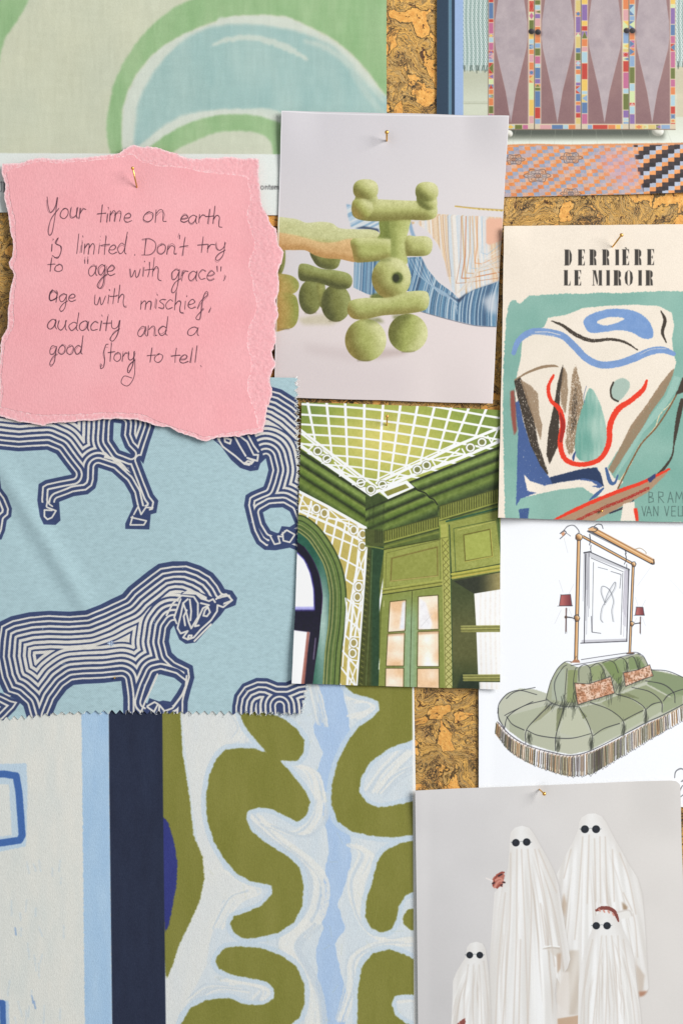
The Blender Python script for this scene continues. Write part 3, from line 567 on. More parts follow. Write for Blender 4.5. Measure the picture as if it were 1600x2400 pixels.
    c.poly([(20, 1640), (170, 1660), (150, 1800), (120, 2100), (20, 2100)], (238, 238, 242), soft=1); c.poly([(150, 1655), (168, 1660), (150, 1850), (126, 2100), (100, 2100)], (150, 96, 84), a=.9, soft=1)
    c.line([(210, 1700), (195, 1850)], 4, (214, 200, 214), soft=1)
    # lattice border strips on the wall
    for w_, P in ((20, [(60, 652), (90, 668), (300, 778), (560, 926)]), (18, [(60, 790), (190, 848), (380, 930), (520, 1010), (510, 1120), (470, 1500), (440, 1900), (430, 2100)]), (17, [(560, 922), (575, 1000), (560, 1140), (540, 1500), (510, 1900), (500, 2100)])): c.line(P, w_, wht, curve=False)
    rg = [(215, 790), (272, 822), (478, 940), (541, 970), (538, 1055), (513, 1340), (504, 1412), (478, 1735), (470, 1808)]
    P0 = [(505, 1080), (450, 1960)]
    for (x, y) in rg: c.poly(ell(x, y, 33, 38), (150, 150, 92)); ring(x, y, 24, 28)
    for P in ([(180, 740), (185, 830)], [(300, 790), (305, 860)], [(305, 860), (445, 870)], [(310, 800), (450, 930)], [(445, 880), (440, 960)], [(510, 920), (505, 990)], [(95, 700), (170, 800)], [(90, 770), (180, 770)],
              [(560, 1100), (495, 1290)], [(508, 1100), (550, 1290)], [(480, 1290), (560, 1300)], [(478, 1455), (545, 1465)], [(540, 1470), (455, 1680)], [(472, 1470), (520, 1690)], [(450, 1690), (525, 1695)], [(440, 1850), (512, 1862)], [(505, 1870), (440, 2060)], [(436, 1870), (500, 2060)], [(435, 1560), (420, 1420)],
              [(430, 1450), (400, 1900)]): c.line(P, 9, wht, curve=False)
    # dark pilaster in the corner
    c.poly([(572, 930), (690, 1000), (690, 1090), (660, 1300), (655, 2100), (500, 2100), (545, 1500), (575, 1080)], lambda X, Y: mixc((70, 88, 40), (42, 80, 48), ss(580, 620, X)))
    for k in range(50):
        y = 1120+k*20; x = 590-(y-1080)*.06; c.line([(x-12, y), (x+4, y+10)], 5, (120, 130, 68) if k % 2 else (50, 60, 26), a=.8, curve=False)
    c.line([(610, 1080), (592, 1500), (560, 2100)], 5, (120, 150, 96), a=.5)
    c.poly([(556, 930), (690, 950), (690, 1010), (690, 1060), (560, 1050)], (74, 94, 46)); 
    for x in range(630, 690, 12): c.line([(x, 935), (x, 1030)], 4, (36, 52, 24), curve=False, a=.8)
    c.line([(556, 1052), (640, 1064), (690, 1075)], 10, (108, 130, 66), curve=False)
    # middle cabinet
    wood = lambda X, Y: mixc((122, 140, 66), (142, 158, 84), noise(X.shape[0], X.shape[1], 40, octv=3)*.8+.4*np.exp(-((Y-1200)/160)**2))+((noise(X.shape[0], X.shape[1], 2)-.5)*12)[..., None]
    c.poly([(690, 1080), (1098, 1005), (1110, 1300), (1120, 2100), (650, 2100), (680, 1400)], wood)
    c.line([(690, 1078), (1096, 1000)], 8, (66, 84, 34), curve=False)
    for P in ([(708, 1102), (1082, 1012), (1086, 1300), (700, 1345), (708, 1102)],): c.line(P, 3, (72, 84, 36), curve=False, a=.8)
    for P, cc in (([(745, 1140), (1065, 1060), (1068, 1262), (738, 1300), (745, 1140)], (92, 84, 36)),): c.line(P, 7, cc, curve=False, a=.75, soft=1); 
    c.poly([(752, 1146), (1060, 1068), (1062, 1256), (746, 1294)], (132, 148, 74)); c.line([(738, 1300), (1068, 1264)], 3, (186, 184, 116), curve=False)
    for o, cc, w_ in ((0, (150, 164, 84), 10), (14, (94, 104, 42), 6), (26, (146, 156, 78), 9), (40, (52, 66, 28), 6)): c.line([(680, 1366+o-10), (1108, 1296+o-4)], w_, cc, curve=False)
    gr = lambda X, Y: mixc((122, 142, 72), (132, 166, 124), np.exp(-((X-870)/80)**2)*ss(1350, 1600, Y))
    c.poly([(680, 1400), (1110, 1340), (1120, 2100), (655, 2100)], gr)
    c.line([(888, 1372), (880, 1700), (872, 2100)], 4, (58, 70, 32), curve=False)
    glass = lambda X, Y: mixc((216, 184, 148), (240, 236, 230), np.clip(noise(X.shape[0], X.shape[1], 50, octv=2)*1.5-.4, 0, 1))
    for P in ([(735, 1448), (842, 1436), (835, 1648), (722, 1656)], [(935, 1412), (1068, 1402), (1072, 1636), (932, 1640)], [(720, 1676), (832, 1668), (826, 1895), (708, 1895)], [(932, 1660), (1072, 1655), (1074, 1898), (928, 1898)],
              [(706, 1916), (826, 1916), (824, 2100), (702, 2100)], [(928, 1918), (1074, 1918), (1076, 2100), (926, 2100)]):
        c.line(P+[P[0]], 14, (88, 96, 50), curve=False); c.poly(P, glass)
    c.poly([(820, 1450), (842, 1440), (835, 1640), (800, 1640)], (214, 222, 236), a=.8, soft=6); c.poly([(940, 1420), (985, 1450), (1030, 1600), (1020, 1636), (935, 1636)], (222, 222, 226), a=.9, soft=4); c.line([(950, 1620), (1030, 1530)], 3, (180, 180, 180), a=.6)
    for P in ([(722, 1680), (832, 1672)], [(935, 1668), (1072, 1660)]): c.line(P, 14, (172, 128, 86), curve=False, a=.6, soft=4)
    c.line([(690, 1440), (688, 1480)], 5, (196, 200, 150), a=.6); c.line([(657, 1880), (655, 1920)], 6, (200, 214, 190))
    # carved pilaster
    c.poly([(1086, 900), (1135, 890), (1142, 1000), (1160, 1300), (1172, 2100), (1120, 2100), (1100, 1300)], lambda X, Y: mixc((150, 164, 84), (166, 176, 110), ss(900, 1800, Y)))
    for k in range(24):
        y = 1010+k*45; x0 = 1104+k*.95; x1 = 1142+k*1.4; c.line([(x0, y), (x1, y+44)], 5, (94, 106, 44), curve=False, a=.9); c.line([(x1, y), (x0, y+44)], 5, (94, 106, 44), curve=False, a=.9)
        c.line([(x0+4, y), (x1+4, y+44)], 2, (196, 200, 140), curve=False, a=.7)
    c.line([(1098, 1000), (1112, 1400), (1124, 2100)], 3, (90, 102, 44)); c.line([(1150, 900), (1160, 1300), (1176, 2100)], 6, (30, 70, 44), a=.8)
    c.poly([(1078, 880), (1150, 862), (1150, 890), (1080, 905)], (134, 150, 74)); c.line([(1080, 1000), (1140, 990)], 6, (110, 126, 58), curve=False)
    # right cabinet
    c.poly([(1135, 890), (1560, 790), (1560, 1300), (1165, 1300)], wood)
    c.line([(1130, 880), (1560, 770)], 12, (44, 92, 60), curve=False); c.line([(1150, 905), (1165, 1290)], 6, (30, 66, 38), curve=False)
    c.line([(1180, 930), (1480, 868), (1520, 1175), (1195, 1240), (1180, 930)], 5, (62, 92, 44), curve=False, a=.85); c.line([(1210, 940), (1470, 880)], 4, (170, 180, 100), curve=False)
    c.line([(1250, 975), (1436, 935), (1452, 1125), (1262, 1160), (1250, 975)], 7, (92, 98, 36), curve=False, a=.9); c.poly([(1258, 982), (1430, 944), (1444, 1118), (1268, 1150)], (146, 164, 82)); c.line([(1440, 935), (1456, 1125), (1262, 1164)], 3, (190, 190, 100), curve=False)
    for o, cc, w_ in ((0, (60, 80, 34), 5), (12, (166, 172, 80), 12), (26, (120, 128, 44), 6), (38, (172, 168, 78), 8)): c.line([(1165, 1240+o), (1560, 1172+o)], w_, cc, curve=False)
    c.poly([(1484, 855), (1500, 855), (1526, 1100), (1522, 1180)], (70, 104, 50))
    # open shelves
    c.poly([(1165, 1290), (1560, 1222), (1560, 2100), (1176, 2100)], lambda X, Y: mixc((64, 84, 46), (88, 100, 58), ss(1300, 1700, Y)*ss(2000, 1800, Y)))
    c.poly([(1180, 1300), (1560, 1230), (1560, 1380), (1325, 1390)], lambda X, Y: mixc((52, 62, 44), (142, 142, 92), ss(1330, 1520, X)))
    cur = lambda X, Y: mixc((222, 218, 214), (236, 234, 232), .5+.5*np.sin(X/5.5+np.sin(Y/200)))
    c.poly([(1325, 1388), (1560, 1350), (1560, 1612), (1338, 1612)], cur); c.poly([(1340, 1660), (1560, 1655), (1560, 1975), (1352, 1975)], cur); c.poly([(1358, 2010), (1560, 2010), (1560, 2100), (1362, 2100)], cur)
    c.poly([(1240, 1955), (1360, 1960), (1362, 2100), (1180, 2100)], (34, 54, 42), a=.7, soft=8)
    for y in (1628, 1972):
        x0 = 1230 if y < 1700 else 1245
        c.poly([(x0, y-12), (1560, y-18), (1560, y+30), (x0+4, y+32)], (132, 144, 82)); 
        for o, cc in ((-12, (160, 170, 104)), (-2, (90, 100, 50)), (8, (156, 164, 98)), (18, (80, 92, 44)), (28, (120, 130, 72))): c.line([(x0, y+o), (1560, y+o-5)], 4, cc, curve=False)
    c.grain(5, 1.2)
    c.a += ((noise(c.H, c.W, 7, octv=3)-.5)*16)[..., None]; g = c.a[..., 1]-(c.a[..., 0]+c.a[..., 2])/2; k = np.clip(g/30, 0, 1)
    c.a += k[..., None]*np.array((12, 0, 8), np.float32)
    c.a[:] = np.clip((c.a-118)*1.22+113, 5, 244)
    return c
# ------------------------------------------------------------------ cover with brushed abstract forms (plain stand-in of the same size and colours)
def bodoni(c, ch, x, y, w, h, col):
    """heavy condensed display capital, top left x, y"""
    st = w*.5; hl = max(w*.07, 2.2); P = c.poly
    def R(a, b, d, e): P([(x+a, y+b), (x+d, y+b), (x+d, y+e), (x+a, y+e)], col)
    def serif(a, b): R(a, 0, b, hl*.8); R(a, h-hl*.8, b, h)
    lx = w*.12
    if ch in 'DERRIELB': pass
    if ch in 'DERIL':
        R(lx, 0, lx+st, h); R(lx-w*.1, 0, lx+st+w*.04, hl*.7); R(lx-w*.1, h-hl*.7, lx+st+w*.04, h)
    if ch == 'D':
        P([(x+lx+st+hl, y), (x+w*.8, y+h*.05), (x+w, y+h*.3), (x+w, y+h*.7), (x+w*.8, y+h*.95), (x+lx+st+hl, y+h), (x+lx+st+hl, y+h*.96), (x+w*.7, y+h*.85), (x+w*.72, y+h*.5), (x+w*.7, y+h*.15), (x+lx+st+hl, y+h*.04)], col)
    if ch == 'R':
        P([(x+lx+st+hl, y), (x+w*.85, y+h*.03), (x+w, y+h*.14), (x+w, y+h*.38), (x+w*.85, y+h*.48), (x+lx+st+hl, y+h*.52), (x+lx+st+hl, y+h*.48), (x+w*.68, y+h*.44), (x+w*.68, y+h*.08), (x+lx+st+hl, y+h*.04)], col)
        P([(x+lx+st+hl, y+h*.5), (x+w*.85, y+h*.54), (x+w*.98, y+h*.66), (x+w*1.02, y+h), (x+w*.72, y+h), (x+w*.68, y+h*.6)], col)
    if ch == 'E':
        R(lx+st, 0, w, hl*.8); R(lx+st, h-hl*.8, w, h); P([(x+w, y), (x+w, y+h*.3), (x+w*.86, y+h*.08), (x+w*.7, y)], col); P([(x+w, y+h), (x+w, y+h*.7), (x+w*.86, y+h*.92), (x+w*.7, y+h)], col)
        R(lx+st, h*.48, w*.78, h*.52); P([(x+w*.84, y+h*.36), (x+w*.84, y+h*.64), (x+w*.7, y+h*.5)], col)
    if ch == 'L': R(lx+st, h-hl*.8, w, h); P([(x+w, y+h), (x+w, y+h*.68), (x+w*.86, y+h*.92), (x+w*.7, y+h)], col)
    if ch == 'O':
        P([(x+w*.42, y), (x+w*.1, y+h*.15), (x, y+h*.5), (x+w*.1, y+h*.85), (x+w*.42, y+h), (x+w*.36, y+h*.85), (x+w*.34, y+h*.5), (x+w*.36, y+h*.15)], col)
        P([(x+w*.58, y), (x+w*.9, y+h*.15), (x+w, y+h*.5), (x+w*.9, y+h*.85), (x+w*.58, y+h), (x+w*.64, y+h*.85), (x+w*.66, y+h*.5), (x+w*.64, y+h*.15)], col)
        c.line([(x+w*.4, y+1), (x+w*.6, y+1)], 2, col, curve=False); c.line([(x+w*.4, y+h-1), (x+w*.6, y+h-1)], 2, col, curve=False)
    if ch == 'M':
        R(w*.1, 0, w*.17, h); R(0, 0, w*.2, hl*.7); R(0, h-hl*.7, w*.27, h); P([(x+w*.1, y), (x+w*.38, y), (x+w*.56, y+h*.75), (x+w*.5, y+h)], col); c.line([(x+w*.53, y+h*.9), (x+w*.68, y)], 2.4, col, curve=False)
        R(w*.68, 0, w*.97, h); R(w*.6, h-hl*.7, w*1.02, h)
def art_cover():
    c = Cv(1152, 524, 1660, 1232, 1.0, (236, 224, 208)); c.tf(*C7)
    X, Y = c.XY((0, 0, c.W, c.H)); c.a += ((noise(c.H, c.W, 50, octv=3)-.5)*7)[..., None]
    ink = (66, 62, 58)
    for ch, x in zip('DERRIÈRE', (549, 652, 740, 838, 937, 990, 1083, 1180)):
        w = {'I': 38}.get(ch, 62 if ch != 'D' else 66); k = 'E' if ch == 'È' else ch
        yy = 221+(x-549)*-.006
        if ch == 'I': bodoni(c, 'I', x, yy, 52, 120, ink)
        else: bodoni(c, k, x, yy, w-6, 120, ink)
        if ch == 'È': c.poly([(1012, 204), (1024, 202), (1032, 216), (1027, 217)], ink)
    for ch, x, w in zip('LEMIROIR', (545, 624, 765, 868, 924, 1012, 1112, 1168), (54, 56, 76, 50, 60, 64, 50, 58)): bodoni(c, ch, x, 378, w, 116, ink)
    teal = lambda X, Y: mixc((118, 165, 152), (146, 184, 171), noise(X.shape[0], X.shape[1], 70, octv=3)+.12*np.sin(Y/300))
    # brushed teal field
    c.poly([(205, 640), (280, 575), (420, 565), (560, 556), (700, 558), (840, 548), (960, 552), (1100, 545), (1250, 538), (1500, 540), (1700, 545), (1700, 2300), (95, 2300), (90, 1900), (85, 1500), (88, 1100), (108, 760), (128, 640), (160, 605), (190, 610)], teal, rough=7, rs=12)
    cr = (236, 225, 210); cf = lambda X, Y: mixc(cr, (230, 220, 204), noise(X.shape[0], X.shape[1], 40, octv=2))
    c.poly([(395, 815), (430, 740), (560, 720), (700, 665), (900, 648), (1100, 640), (1270, 650), (1370, 700), (1392, 800), (1372, 900), (1385, 1010), (1405, 1080), (1380, 1160), (1200, 1400), (1020, 1660), (880, 1880), (930, 1960), (1000, 1990), (900, 2120), (790, 2100), (640, 2000),
            (420, 2070), (240, 2110), (190, 2080), (205, 1900), (200, 1500), (175, 1300), (190, 1180), (220, 1050), (230, 920), (300, 850)], cf, rough=4, rs=9)
    dk, br, blu, red, nav = (66, 58, 50), (150, 126, 100), (112, 146, 196), (228, 62, 40), (62, 84, 130)
    # upper forms: a blue pebble over two loose dark branches
    c.poly([(700, 760), (790, 700), (930, 672), (1090, 690), (1200, 770), (1230, 880), (1160, 900), (1060, 850), (960, 835), (850, 850), (740, 850)], lambda X, Y: mixc(blu, (130, 160, 204), noise(X.shape[0], X.shape[1], 12, octv=3)), curve=True, rough=4, rs=8)
    c.poly([(800, 770), (900, 735), (1010, 745), (950, 780), (860, 800)], cf, curve=True, rough=3)
    c.line([(455, 765, 8), (540, 800, 22), (640, 870, 30), (760, 915, 26), (900, 905, 22), (1010, 925, 18), (1110, 985, 8)], 1, dk, rough=4, rs=6, dry=.2, drys=(4, 3)); c.line([(1290, 690, 10), (1320, 760, 26), (1300, 850, 24), (1330, 930, 8)], 1, dk, rough=3)
    # blue ribbon
    rb = [(165, 1010, 34), (205, 915, 44), (300, 850, 50), (420, 850, 52), (540, 880, 50), (630, 960, 52), (720, 1050, 52), (830, 1100, 54), (960, 1090, 54), (1080, 1050, 56), (1200, 1000, 56), (1300, 985, 50), (1385, 1015, 34)]
    c.line(rb, 1, lambda X, Y: mixc((116, 146, 190), (128, 158, 206), noise(X.shape[0], X.shape[1], 10, octv=2)), rough=4)
    c.line([(330, 850), (430, 850), (520, 872)], 7, cr, a=.8, dry=.3); c.line([(300, 868), (400, 866), (480, 880)], 4, cr, a=.7, dry=.35); c.line([(1130, 1020), (1220, 980), (1330, 975)], 5, cr, a=.7, dry=.3)
    # vertical leaves
    c.poly([(170, 1220), (215, 1190), (260, 1290), (320, 1500), (350, 1690), (430, 1930), (380, 1960), (300, 1750), (230, 1480), (190, 1330)], dk, rough=3, rs=8, dry=.22, drys=(5, 9))
    c.poly([(215, 1210), (300, 1260), (350, 1320), (362, 1480), (385, 1560), (372, 1680), (330, 1560), (270, 1380)], br, rough=3, a=.9, dry=.2, drys=(3, 8))
    c.line([(175, 1215, 8), (270, 1160, 16), (380, 1118, 22), (470, 1108, 18), (508, 1116, 6)], 1, br, rough=3)
    c.poly([(540, 1090), (555, 1180), (520, 1300), (512, 1500), (510, 1700), (440, 1860), (415, 1780), (430, 1600), (470, 1420), (500, 1240)], dk, rough=3, rs=8, dry=.15, drys=(3, 14))
    c.poly([(545, 1110), (572, 1160), (580, 1300), (560, 1480), (528, 1400), (522, 1300)], br, a=.9, rough=3, dry=.22, drys=(3, 12))
    c.poly([(640, 1080), (655, 1180), (680, 1260), (700, 1400), (660, 1600), (620, 1760), (590, 1800), (560, 1700), (580, 1500), (600, 1300), (612, 1180)], br, rough=6, rs=8, dry=.3, drys=(3, 10))
    c.poly([(640, 1240), (652, 1400), (640, 1560), (600, 1640), (610, 1400)], dk, rough=5, dry=.5, drys=(3, 10), a=.8)
    c.poly([(742, 1280), (800, 1340), (850, 1480), (878, 1640), (870, 1760), (820, 1830), (740, 1845), (650, 1810), (632, 1700), (650, 1560), (690, 1420)], lambda X, Y: mixc((112, 164, 150), (168, 198, 184), ss(640, 880, X+30*np.sin(Y/40))+(noise(X.shape[0], X.shape[1], 5, 30)-.5)*.5), curve=True, rough=3)
    c.line([(720, 1262), (700, 1340), (705, 1390)], 4, nav, a=.8); c.line([(636, 1760, 6), (622, 1800, 20), (620, 1828, 10)], 1, nav, rough=2)
    # red cord: one open hanging loop
    c.line([(470, 1180, 18), (430, 1270, 28), (450, 1370, 30), (515, 1440, 36), (540, 1560, 42), (520, 1700, 40), (560, 1820, 38), (680, 1860, 36), (820, 1820, 36), (890, 1700, 42), (900, 1560, 44), (960, 1440, 44), (1060, 1370, 40), (1150, 1290, 34), (1180, 1220, 16)], 1, red, rough=5, rs=7)
    c.line([(520, 1470, 14), (542, 1560, 34), (524, 1680, 24)], 1, (150, 40, 36), rough=2, a=.8)
    c.poly([(930, 1230), (1000, 1200), (1050, 1240), (1030, 1310), (960, 1380), (910, 1350), (900, 1290)], (168, 188, 176), curve=True, rough=3); c.line([(925, 1235), (905, 1290), (915, 1350), (960, 1378)], 14, dk, rough=3, rs=6)
    # right diagonal bands
    c.poly([(1360, 1150), (1395, 1120), (1370, 1200), (1310, 1330), (1200, 1480), (1120, 1640), (1010, 1790), (920, 1930), (885, 1900), (960, 1760), (1060, 1560), (1180, 1400), (1280, 1250)], br, rough=4, a=.95, dry=.15, drys=(4, 8))
    c.poly([(1390, 1180), (1440, 1200), (1400, 1300), (1290, 1470), (1150, 1620), (1050, 1800), (960, 1930), (930, 1960), (1010, 1790), (1120, 1620), (1220, 1470), (1330, 1330)], (150, 188, 176), rough=4)
    c.line([(1440, 1250), (1380, 1370), (1280, 1480), (1240, 1580), (1120, 1720), (1060, 1850), (970, 1990)], 6, (226, 208, 170), rough=4, rs=14)
    c.line([(1420, 1300), (1350, 1430), (1250, 1580), (1140, 1700), (1060, 1840), (985, 1990), (960, 2040)], 12, (124, 92, 62), rough=3, dry=.2)
    c.poly([(1500, 1170), (1450, 1200), (1420, 1280), (1395, 1330), (1460, 1310), (1540, 1290), (1560, 1180)], dk, rough=3)
    c.line([(1450, 1370, 30), (1425, 1480, 36), (1400, 1620, 26), (1385, 1720, 12), (1370, 1800, 14), (1310, 1890, 22), (1260, 1930, 8)], 1, dk, rough=4)
    # lower left blue limb
    c.poly([(175, 1390), (205, 1370), (235, 1520), (290, 1700), (370, 1870), (440, 1960), (560, 1950), (700, 1920), (800, 1880), (850, 2020), (820, 2040), (700, 2010), (560, 2010), (420, 2040), (300, 2090), (215, 2120), (180, 2180), (190, 1900), (200, 1600)], (72, 96, 146), rough=4, rs=8, dry=.12, drys=(5, 5))
    c.poly([(440, 1955), (560, 1925), (680, 1895), (790, 1880), (830, 1930), (855, 2030), (800, 1985), (700, 1965), (560, 1990), (460, 2010)], (44, 60, 92), rough=4)
    c.poly([(240, 1930), (290, 1985), (400, 2020), (520, 1995), (660, 1975), (760, 1990), (810, 2020), (700, 2030), (520, 2050), (360, 2080), (270, 2060)], cr, rough=4, dry=.1)
    c.poly([(140, 1300), (170, 1290), (182, 1420), (190, 1600), (170, 1640), (145, 1480)], (150, 66, 56), rough=3, a=.85, soft=2)
    c.line([(870, 1890, 20), (900, 1990, 30), (935, 2000, 20), (960, 1940, 10)], 1, (72, 100, 146), rough=3); c.line([(745, 2130, 8), (800, 2085, 26), (850, 2040, 12)], 1, (72, 100, 146), rough=3)
    # lower red and brown bar
    c.poly([(455, 2290), (700, 2160), (900, 2080), (1100, 2000), (1250, 1950), (1350, 1890), (1330, 1930), (1190, 2070), (1080, 2130), (950, 2200), (780, 2290)], (172, 140, 112), rough=4)
    c.line([(440, 2300, 12), (600, 2220, 26), (800, 2130, 28), (1000, 2050, 28), (1150, 1995, 24), (1350, 1895, 16)], 1, red, rough=5)
    c.line([(640, 2290), (850, 2190), (1000, 2130), (1190, 2040)], 22, (168, 50, 42), rough=6, dry=.35, drys=(5, 4)); c.line([(900, 2230, 12), (1020, 2180, 14), (1080, 2130, 6)], 1, (52, 52, 70), rough=3)
    c.poly([(1180, 1975), (1250, 1920), (1245, 1960), (1205, 2000)], (56, 66, 110), rough=2); c.poly([(980, 2290), (1000, 2160), (1085, 2140), (1095, 2290)], cr, rough=3)
    c.poly([(1078, 2195), (1108, 2190), (1118, 2290), (1095, 2290)], red, rough=2); c.poly([(200, 2200), (285, 2190), (270, 2290), (215, 2290)], (62, 86, 134), rough=4, dry=.2)
    pen = (70, 92, 88)
    W = {'B': [[(0, 0), (0, 1)], [(0, 1), (.5, .9), (.45, .6), (0, .52), (.6, .4), (.6, .1), (0, 0)]], 'R': [[(0, 0), (0, 1)], [(0, 1), (.6, .95), (.6, .6), (0, .5)], [(.1, .5), (.7, 0)]], 'A': [[(0, 0), (.35, 1), (.75, 0)], [(.12, .35), (.6, .35)]],
         'M': [[(0, 0), (.1, 1), (.5, .35), (.85, 1), (1.05, 0)]], 'V': [[(0, 1), (.35, 0), (.65, 1)]], 'N': [[(0, 0), (.02, 1), (.65, 0), (.68, 1)]], 'E': [[(.6, 1), (0, 1), (0, 0), (.6, 0)], [(0, .5), (.5, .52)]], 'L': [[(0, 1), (0, 0), (.5, 0)]], 'D': [[(0, 0), (0, 1)], [(0, 1), (.6, .8), (.6, .2), (0, 0)]]}
    for t, y0, h, xs in (('BRAM', 2150, 82, (1196, 1270, 1340, 1400)), ('VANVELD', 2252, 74, (1142, 1178, 1232, 1315, 1370, 1420, 1452))):
        for ch, x in zip(t, xs):
            for st in W[ch]: c.line([(x+a*h*.68, y0-b*h) for a, b in st], 4.5, pen, curve=False, rough=.6)
    c.grain(3.5, 1.4); return c

# ------------------------------------------------------------------ marker drawing of the bench with brass frame
def art_sofa():
    c = Cv(1110, 1190, 1680, 1915, 1.2, (243, 245, 249)); c.tf(*C8); rs = RS(21)
    ink = (40, 40, 48); grn = (162, 172, 140)
    def L(p, w=3, a=.85, col=ink, **k): c.line(p, w*1.25, col, a=a, **k)
    def sk(p, w=2.4, a=.8, n=2, j=2.2, col=ink, **k):
        for i in range(n): c.line([(x+rs.randn()*j, y+rs.randn()*j) for x, y in p], w*1.5*(1-.25*i), col, a=min(a*1.1, 1)*(1-.3*i), **k)
    # seat base
    seat = [(205, 1470), (218, 1400), (270, 1330), (370, 1295), (470, 1300), (560, 1330), (700, 1400), (800, 1390), (1000, 1330), (1130, 1280), (1330, 1160), (1450, 1175), (1560, 1210), (1700, 1290), (1700, 1400), (1560, 1430), (1420, 1500), (1290, 1545), (1130, 1630), (1000, 1690), (880, 1750), (740, 1780), (600, 1755), (430, 1700), (290, 1610), (210, 1530)]
    c.poly(seat, (190, 197, 174), rough=2)
    mk = lambda P, col, a=.9: c.poly(P, col, a=a, rough=2.5, rs=8)
    mk([(230, 1390), (400, 1340), (560, 1370), (560, 1400), (300, 1480), (230, 1480)], (192, 198, 174)); mk([(270, 1500), (560, 1420), (620, 1430), (420, 1600), (300, 1580)], (176, 186, 156))
    mk([(420, 1590), (640, 1440), (680, 1440), (640, 1650), (450, 1640)], (186, 194, 166)); mk([(660, 1620), (700, 1440), (780, 1440), (890, 1640), (760, 1650)], (190, 198, 168))
    mk([(440, 1560), (560, 1420), (620, 1430), (520, 1520)], (150, 156, 118), .7); mk([(790, 1440), (960, 1400), (1120, 1530), (1100, 1560), (920, 1640)], (162, 172, 138))
    mk([(960, 1400), (1120, 1330), (1280, 1440), (1270, 1470), (1130, 1540)], (150, 162, 120)); mk([(1130, 1330), (1290, 1270), (1500, 1380), (1440, 1400), (1290, 1440)], (146, 160, 118)); mk([(1330, 1160), (1560, 1210), (1640, 1320), (1500, 1370), (1300, 1260)], (128, 148, 104))
    mk([(290, 1540), (400, 1600), (400, 1690), (290, 1610)], (170, 180, 150)); mk([(420, 1620), (620, 1660), (620, 1750), (430, 1700)], (182, 190, 162)); mk([(640, 1665), (880, 1650), (880, 1745), (740, 1775), (640, 1755)], (190, 196, 170)); mk([(910, 1640), (1110, 1545), (1120, 1620), (900, 1730)], (178, 188, 158))
    mk([(1140, 1540), (1270, 1470), (1275, 1530), (1135, 1610)], (176, 188, 154)); mk([(1295, 1440), (1400, 1395), (1410, 1460), (1290, 1530)], (170, 182, 148)); mk([(1420, 1390), (1500, 1340), (1560, 1340), (1560, 1410), (1410, 1480)], (150, 166, 126))
    for p in ([(640, 1440), (700, 1440), (660, 1560), (630, 1620)], [(800, 1440), (860, 1500), (830, 1520)], [(1060, 1340), (1160, 1330), (1250, 1370), (1130, 1360)]): mk(p, (112, 124, 80), .7)
    # backrest
    c.poly([(556, 1370), (590, 1240), (640, 1150), (690, 1100), (760, 1120), (1000, 1080), (1180, 1040), (1230, 1040), (1280, 1070), (1310, 1130), (1340, 1160), (1330, 1230), (1150, 1300), (1060, 1340), (960, 1390), (800, 1420), (690, 1425), (600, 1400)], (164, 174, 142), rough=2)
    xs = [(610, 1200), (680, 1130), (740, 1140), (800, 1140), (880, 1140), (970, 1110), (1060, 1090), (1150, 1070), (1230, 1060)]
    mk([(600, 1250), (650, 1160), (700, 1150), (690, 1390), (600, 1380)], (172, 184, 160)); mk([(720, 1160), (790, 1160), (780, 1400), (710, 1400)], (138, 154, 98)); mk([(880, 1140), (970, 1120), (1000, 1220), (900, 1240)], (146, 164, 110))
    mk([(970, 1110), (1060, 1090), (1120, 1180), (1110, 1290), (1050, 1220)], (120, 144, 84)); mk([(1060, 1090), (1150, 1075), (1170, 1150), (1110, 1180)], (138, 160, 108)); mk([(1160, 1070), (1240, 1060), (1290, 1140), (1170, 1160)], (126, 150, 96))
    c.poly([(740, 1120), (790, 1140), (1000, 1090), (1200, 1050), (1240, 1030), (1190, 1030), (1000, 1060), (820, 1090)], (238, 240, 244))
    for p in ([(560, 1370), (590, 1250), (640, 1155), (700, 1100), (750, 1100)], [(640, 1400), (620, 1260), (680, 1150), (710, 1120)], [(690, 1420), (700, 1280), (712, 1150)], [(790, 1410), (760, 1280), (770, 1160), (790, 1140)], [(800, 1240), (800, 1150), (840, 1120), (880, 1150), (895, 1240)],
              [(880, 1140), (930, 1110), (970, 1140), (1000, 1220)], [(970, 1110), (1020, 1090), (1060, 1110), (1090, 1180)], [(1060, 1095), (1110, 1070), (1150, 1100), (1165, 1150)], [(1150, 1075), (1200, 1065), (1230, 1140)], [(1230, 1040), (1270, 1060), (1308, 1130)], [(556, 1372), (600, 1405), (690, 1428), (790, 1425)], [(740, 1130), (1000, 1085), (1200, 1045)], [(820, 1085), (1000, 1055), (1200, 1030), (1250, 1040)]): sk(p)
    for k in range(320):                                  # hatching under the back
        t = rs.rand(); x = 560+t*740; y = 1405-max(t-.28, 0)*300+rs.randn()*14; l = 14+rs.rand()*26; L([(x, y), (x-l*.5, y+l)], 2, .5, (52, 58, 50), curve=False)
    for x, y, l in ((1010, 1200, 100), (1040, 1180, 120), (1100, 1200, 90), (1240, 1060, 90), (690, 1330, 90), (890, 1170, 80), (980, 1150, 80), (1150, 1090, 80), (770, 1300, 110)):
        for k in range(18): L([(x+rs.randn()*13, y+k*l/18), (x+rs.randn()*9-8, y+k*l/9+22)], 2.4, .55, (54, 62, 48), curve=False)
